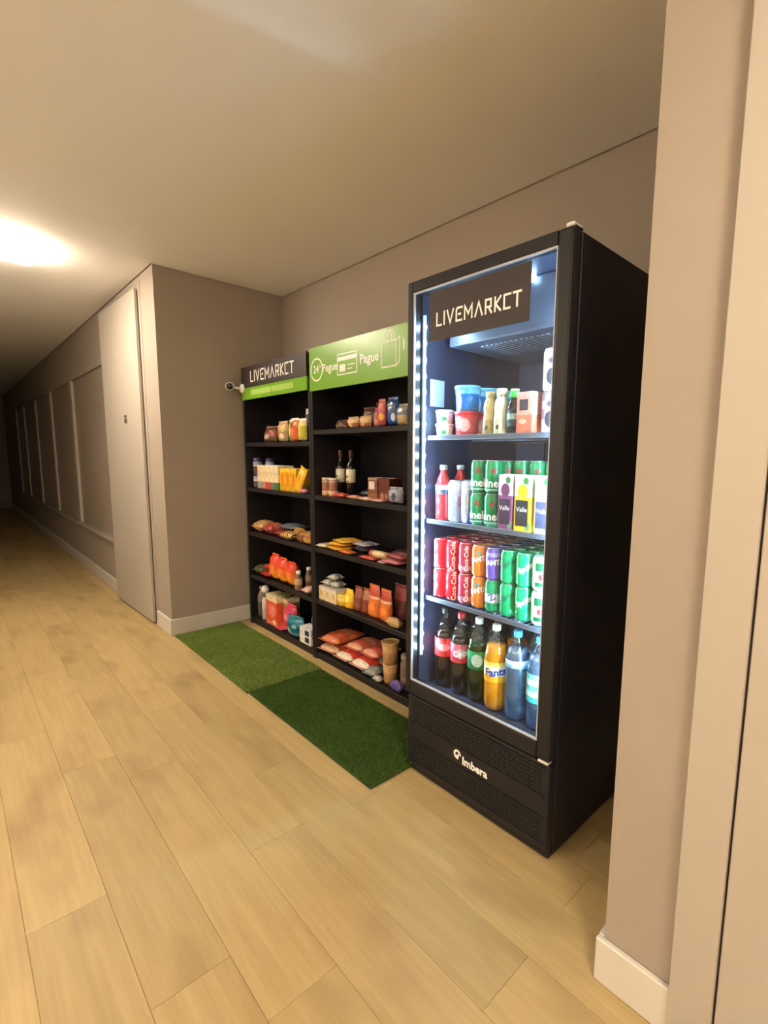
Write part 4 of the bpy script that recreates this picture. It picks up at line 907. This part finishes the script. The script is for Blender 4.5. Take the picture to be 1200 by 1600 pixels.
for k, (x, y, mi) in enumerate([(-1.283, 1.375, 0), (-1.220, 1.378, 1), (-1.272, 1.445, 1), (-1.21, 1.448, 0)]):
    turned(['silver energy drink can in front, beside the red soda bottle', 'blue and silver energy drink can in front, beside the green beer cans', 'blue and silver energy drink can in the second row', 'silver energy drink can in the second row'][k], 'can', x, y, z, [('body', [(0.023, 0), (0.0305, 0.008), (0.0305, 0.143), (0.0255, 0.152)], EN[mi]), ('lid', [(0.026, 0.1515), (0.026, 0.1555), (0.001, 0.1555)], ALU)], 'energy_drink_can', 'energy drink cans', rz=0.7)
# aluminium cans: one of each kind, then copies
CH, CR = 0.1163, 0.0312
BODY = [(0.0235, 0.0), (0.0265, 0.0035), (CR, 0.011), (CR, CH - 0.014), (0.0265, CH - 0.0035), (0.0265, CH - 0.002)]
LIDP = [(0.0268, CH - 0.003), (0.0272, CH - 0.0006), (0.0255, CH - 0.0006), (0.024, CH - 0.004), (0.001, CH - 0.004)]
body_me = {}
def star(r, y, cz, tilt=0):
    vs = [(0, 0)]
    for k in range(10):
        rr = r if k % 2 == 0 else r * 0.42
        a = PI / 2 + k * PI / 5 + tilt; vs.append((rr * math.cos(a), rr * math.sin(a)))
    o = []
    for x, zz in vs: o.append((y * math.sin(x / y), -y * math.cos(x / y), cz + zz))
    return MB().add(o, [(0, 1 + k, 1 + (k + 1) % 10) for k in range(10)])
def band(r, z0, z1, seg=24, a0=-1.4, a1=1.4):
    vs = []; fs = []
    for k in range(seg + 1):
        a = a0 + (a1 - a0) * k / seg
        vs += [(r * math.sin(a), -r * math.cos(a), z0), (r * math.sin(a), -r * math.cos(a), z1)]
    for k in range(seg): fs.append((2 * k, 2 * k + 2, 2 * k + 3, 2 * k + 1))
    return MB().add(vs, fs, True)
lid_me = MB().lathe(LIDP, 20).mesh('lid'); lid_me.materials.append(ALU)
tab_me = MB().box(-0.004, 0.004, -0.010, 0.008, CH - 0.0038, CH - 0.0026, 0.0006).mesh('pull_tab'); tab_me.materials.append(ALU)
def can_proto(m, extras):
    b = MB().lathe(BODY, 22).mesh('body'); b.materials.append(m)
    return b, extras
RV = Matrix.Rotation(-PI / 2, 4, 'Z')
RU = Matrix.Rotation(PI / 2, 4, 'Z')
RT = Matrix.Rotation(0.5, 4, 'Z')
def txt(s, size, zc, M=None, bold=0.0005):
    me = text_mesh(s, size, cyl=CR + 0.0006, bold=bold, M=M)
    for v in me.vertices: v.co.z += zc
    return me
def mm_(me, m): me.materials.append(m); return me
P_WHITE = PRINTW
P_RED = solid(C(215, 40, 40)); P_DG = solid(C(10, 90, 50)); P_DK = solid(C(40, 20, 30)); P_BLUE = solid(C(40, 60, 150))
KIND = {
    'beer': can_proto(solid(C(20, 135, 80), .25), [('star', mm_(star(0.0155, CR + 0.0006, 0.080).mesh('star'), solid(C(150, 60, 50)))), ('lettering', mm_(txt('Heineken', 0.040, 0.036, None, 0.001), P_WHITE)), ('foot_band', mm_(band(CR + 0.0003, 0.012, 0.0165).mesh('foot_band'), solid(C(170, 205, 190))))]),
    'red': can_proto(solid(C(215, 38, 48), .25), [('lettering', mm_(txt('Coca-Cola', 0.026, 0.058, RU), P_WHITE))]),
    'rose': can_proto(solid(C(190, 52, 78), .25), [('lettering', mm_(txt('Coca-Cola', 0.022, 0.058, RU), P_WHITE)), ('side_band', mm_(band(CR + 0.0003, 0.014, 0.030).mesh('side_band'), solid(C(205, 140, 160))))]),
    'orange': can_proto(solid(C(225, 125, 45), .25), [('lettering', mm_(txt('FANTA', 0.024, 0.066, Matrix.Rotation(0.25, 4, 'Z'), 0.0012), P_WHITE)), ('picture', mm_(star(0.011, CR + 0.0005, 0.088, 0.3).mesh('picture'), solid(C(70, 150, 160))))]),
    'violet': can_proto(solid(C(115, 85, 165), .25), [('lettering', mm_(txt('FANTA', 0.024, 0.064, Matrix.Rotation(0.12, 4, 'Z'), 0.0012), P_WHITE)), ('top_band', mm_(band(CR + 0.0003, 0.085, 0.099).mesh('top_band'), solid(C(165, 150, 205))))]),
    'green': can_proto(solid(C(10, 160, 95), .25), [('lettering', mm_(txt('Sprite', 0.024, 0.072, RT, 0.0012), solid(C(10, 105, 70))))]),
    'green_white': can_proto(solid(C(15, 165, 100), .25), [('lettering', mm_(txt('Sprite', 0.026, 0.068, RT, 0.0012), P_WHITE))]),
    'swirl': can_proto(solid(C(20, 150, 95), .25), [('white_band', mm_(band(CR + 0.0003, 0.035, 0.068).mesh('white_band'), solid(C(205, 215, 225)))), ('lettering', mm_(txt('Z', 0.034, 0.055, RT, 0.0012), solid(C(120, 80, 140))))]),
    'white': can_proto(solid(C(205, 225, 215), .25), [('dot', mm_(star(0.001, CR, 0.05).mesh('dot'), P_RED)), ('upper_print', mm_(band(CR + 0.0003, 0.068, 0.094, 18, -0.7, 0.9).mesh('upper_print'), P_DG)), ('lower_print', mm_(band(CR + 0.0003, 0.016, 0.030, 18, -0.7, 0.9).mesh('lower_print'), P_DG))]),
}
# round red dot of the white can
dv = [(0, 0)] + [(0.0105 * math.cos(k * PI / 9), 0.0105 * math.sin(k * PI / 9)) for k in range(18)]
rr_ = CR + 0.0006
dm = MB().add([(rr_ * math.sin(x / rr_), -rr_ * math.cos(x / rr_), 0.048 + q) for x, q in dv], [(0, 1 + k, 1 + (k + 1) % 18) for k in range(18)]).mesh('dot'); dm.materials.append(P_RED)
KIND['white'][1][0] = ('dot', dm)
def can(kind, x, y, zz, rz, label, group):
    t = empty('soda_can' if kind != 'beer' else 'beer_can', (x, y, zz), label, 'can', group, rz=rz)
    b, ex = KIND[kind]
    bo = link('body', b, None, t)
    lo = link('lid', lid_me, None, t); link('pull_tab', tab_me, None, lo)
    for n, me in ex: link(n, me, None, bo)
    return t
BX = [-1.168, -1.102, -1.036, -0.970, -0.904, -0.838]
for iy, y in enumerate((1.372, 1.440, 1.507)):
    for ix, x in enumerate(BX):
        if iy == 0 and ix > 1: continue
        for lv in range(2):
            tier = ('lower', 'upper')[lv]
            if iy == 0: lb = '%s green beer can with a red star in the %s front stack' % (tier, ('left', 'right')[ix])
            else: lb = '%s green beer can, %s row behind the juice cartons, %s from the left' % (tier, ('first', 'second')[iy - 1], ORD[ix])
            can('beer', x + (0.006 * iy), y, z + lv * CH, 0.55 + 0.25 * ((ix * 7 + iy * 3 + lv) % 3 - 1) * (0.4 if iy == 0 else 1), lb, 'green beer cans')
JC = [(-1.052, -0.992, C(130, 70, 115), C(215, 200, 215), C(55, 35, 65), C(110, 50, 100), 'grape juice carton with a purple front'), (-0.984, -0.918, C(228, 195, 40), C(225, 220, 190), C(45, 45, 50), C(235, 185, 30), 'yellow juice carton with a dark label'), (-0.905, -0.842, C(220, 205, 150), C(215, 225, 205), C(80, 80, 110), C(150, 195, 140), 'pale beige juice carton beside the door frame')]
for x0, x1, ca, cc, cl, cs, lb in JC:
    carton(lb + ' on the second cooler shelf', 'carton', x0, x1, 1.336, 1.398, z, z + 0.186, pack([(0, ca), (.62, cc)], [(.5, .72, .30, .12, cs), (.68, .90, .16, .06, C(60, 130, 70)), (.82, .1, .14, .08, C(120, 165, 120))]), (0.10, 0.84, 0.10, 0.56), solid(cl), name='juice_carton', group='juice cartons in the cooler', text=('Valle', 0.022, PRINTW, 0.012))

# ------------------------------------------------------------------ goods: cooler, third shelf, eight columns of cans
z = FZ[2] + 0.0005
UP = ['red', 'red', 'rose', 'orange', 'violet', 'green', 'green_white', 'white']
LO = ['red', 'red', 'rose', 'orange', 'swirl', 'green', 'green_white', 'white']
WORD = {'red': 'red', 'rose': 'rose-red', 'orange': 'orange', 'violet': 'violet', 'green': 'green', 'green_white': 'green with white script', 'white': 'white and green with a red dot', 'swirl': 'green with a white band'}
TURN = [-0.2, 0.75, 0.7, 0.55, 0.6, 0.65, 0.6, 0.65]
for iy in range(6):
    for ix in range(8):
        for lv, kk in ((0, LO[ix]), (1, UP[ix])):
            x = -1.352 + ix * 0.0662; y = 1.372 + iy * 0.0655
            tier = ('lower', 'upper')[lv]
            if iy == 0: lb = '%s front soda can, %s, %s column of the cooler' % (tier, WORD[kk], ORD[ix])
            else: lb = '%s %s can, %s column, %s row back from the glass' % (tier, WORD[kk].split(' ')[0], ORD[ix], ORD[iy])
            can(kk, x, y, z + lv * CH, TURN[ix] + random.uniform(-.15, .15) + (random.uniform(-1, 1) if iy else 0), lb, 'cans in the %s column of the third cooler shelf' % ORD[ix])

# ------------------------------------------------------------------ goods: cooler floor, bottles
z = 0.3685
BP = [(0.026, 0.0), (0.038, 0.008), (0.042, 0.030), (0.042, 0.115), (0.040, 0.125), (0.042, 0.135), (0.042, 0.205), (0.036, 0.240), (0.022, 0.275), (0.0125, 0.292), (0.0125, 0.305)]
def bottle(lb, x, y, shell, liquid, fill, lab, l0, l1, cap, name, group=None, text=None, rz=0.65, s=1.0):
    t = empty(name, (x, y, z), lb, 'bottle', group, rz=rz)
    MB().lathe([(r * s, q) for r, q in BP], 24).build('shell', shell, t)
    if liquid:
        pr = [(max(0.001, r * s - 0.0015), q + 0.001) for r, q in BP if q < fill]
        rl_ = pr[-1][0]; pr += [(rl_ * 0.93, fill), (0.001, fill)]
        MB().lathe(pr, 24).build('drink', liquid, t)
    if lab:
        lo = MB().lathe([(0.0424 * s, l0), (0.0424 * s, l1)], 24, cap=False).build('label', lab, t)
        if text:
            me = text_mesh(text[0], text[1], cyl=0.0432 * s, bold=0.0012, M=Matrix.Rotation(text[3], 4, 'Z'))
            for v in me.vertices: v.co.z += (l0 + l1) / 2
            link('lettering', me, text[2], lo)
    MB().lathe([(0.0145, 0.298), (0.0155, 0.301), (0.0155, 0.318), (0.014, 0.320), (0.001, 0.320)], 16).build('cap', cap, t)
    return t
COLA = solid(C(22, 10, 9), .15)
cCAP = solid(C(170, 30, 40)); dCAP = solid(C(35, 30, 34)); wCAP = solid(C(225, 228, 230)); bCAP = solid(C(70, 175, 225))
LR = pack([(0, C(205, 45, 48)), (.5, C(215, 70, 72)), (.85, C(200, 50, 55))], [(.5, .5, .3, .2, C(225, 150, 150))])
LR2 = pack([(0, C(190, 50, 65)), (.5, C(205, 100, 115))], [(.5, .5, .3, .25, C(220, 170, 175))])
bottle('large cola bottle with a red label, leftmost on the cooler floor', -1.338, 1.385, PET, COLA, 0.235, LR, 0.130, 0.205, dCAP, 'soda_bottle', 'large soda bottles')
bottle('large cola bottle with a pinkish label and red cap on the cooler floor', -1.250, 1.385, PET, COLA, 0.235, LR2, 0.130, 0.205, cCAP, 'soda_bottle', 'large soda bottles', ('Coca', 0.03, PRINTW, 0.2))
bottle('green soda bottle with a white cap on the cooler floor', -1.163, 1.388, PETG, solid(C(16, 60, 36), .15), 0.235, pack([(0, C(20, 110, 70)), (.5, C(40, 150, 95))], [(.45, .5, .25, .35, C(190, 215, 205))]), 0.130, 0.200, wCAP, 'soda_bottle', 'large soda bottles')
bottle('orange soda bottle with a yellow-white label on the cooler floor', -1.072, 1.378, PET, solid(C(240, 150, 18), .2), 0.245, pack([(0, C(240, 170, 40)), (.3, C(238, 225, 190)), (.8, C(245, 200, 90))]), 0.115, 0.190, wCAP, 'soda_bottle', 'large soda bottles', ('Fanta', 0.040, P_BLUE, 0.12))
WAT = clear('water_tint', (0.75, 0.87, 0.97), 0.22, 0.25)
_nt = WAT.node_tree; _mx = [n for n in _nt.nodes if n.type == 'MIX_SHADER'][0]
_df = N(_nt, 'ShaderNodeBsdfDiffuse'); _df.inputs[0].default_value = (0.5, 0.64, 0.8, 1)
_m2 = N(_nt, 'ShaderNodeMixShader'); _m2.inputs[0].default_value = 0.12
_nt.links.new(_mx.outputs[0], _m2.inputs[1]); _nt.links.new(_df.outputs[0], _m2.inputs[2]); _nt.links.new(_m2.outputs[0], _nt.nodes['Material Output'].inputs[0])
bottle('clear water bottle with a blue cap on the cooler floor', -0.980, 1.382, PETB, WAT, 0.26, pack([(0, C(120, 170, 200)), (.4, C(200, 220, 225)), (.8, C(225, 235, 225))], [(.45, .5, .2, .3, C(240, 240, 225))]), 0.195, 0.222, bCAP, 'water_bottle', 'water bottles')
bottle('clear water bottle with a green wavy label beside the door frame', -0.889, 1.384, PETB, WAT, 0.26, pack([(0, C(60, 175, 170)), (.2, C(200, 225, 225)), (.4, C(90, 195, 185)), (.6, C(215, 232, 230)), (.8, C(110, 200, 190))]), 0.10, 0.20, bCAP, 'water_bottle', 'water bottles')
for k, (x, sh, lq, lbm, cp, lb) in enumerate([(-1.335, PET, COLA, LR, dCAP, 'cola bottle in the rear row behind the leftmost bottle'), (-1.245, PET, COLA, LR, dCAP, 'cola bottle in the rear row behind the second bottle'), (-1.155, PETG, solid(C(16, 60, 36), .15), LR2, wCAP, 'green bottle in the rear row'), (-1.055, PET, solid(C(225, 120, 30), .2), LR2, wCAP, 'orange bottle in the rear row'), (-0.965, PETB, WAT, LR2, bCAP, 'water bottle in the rear row with a pink label')]):
    bottle(lb, x, 1.485, sh, lq, 0.235, lbm, 0.130, 0.200, cp, 'soda_bottle', 'bottles in the rear row')
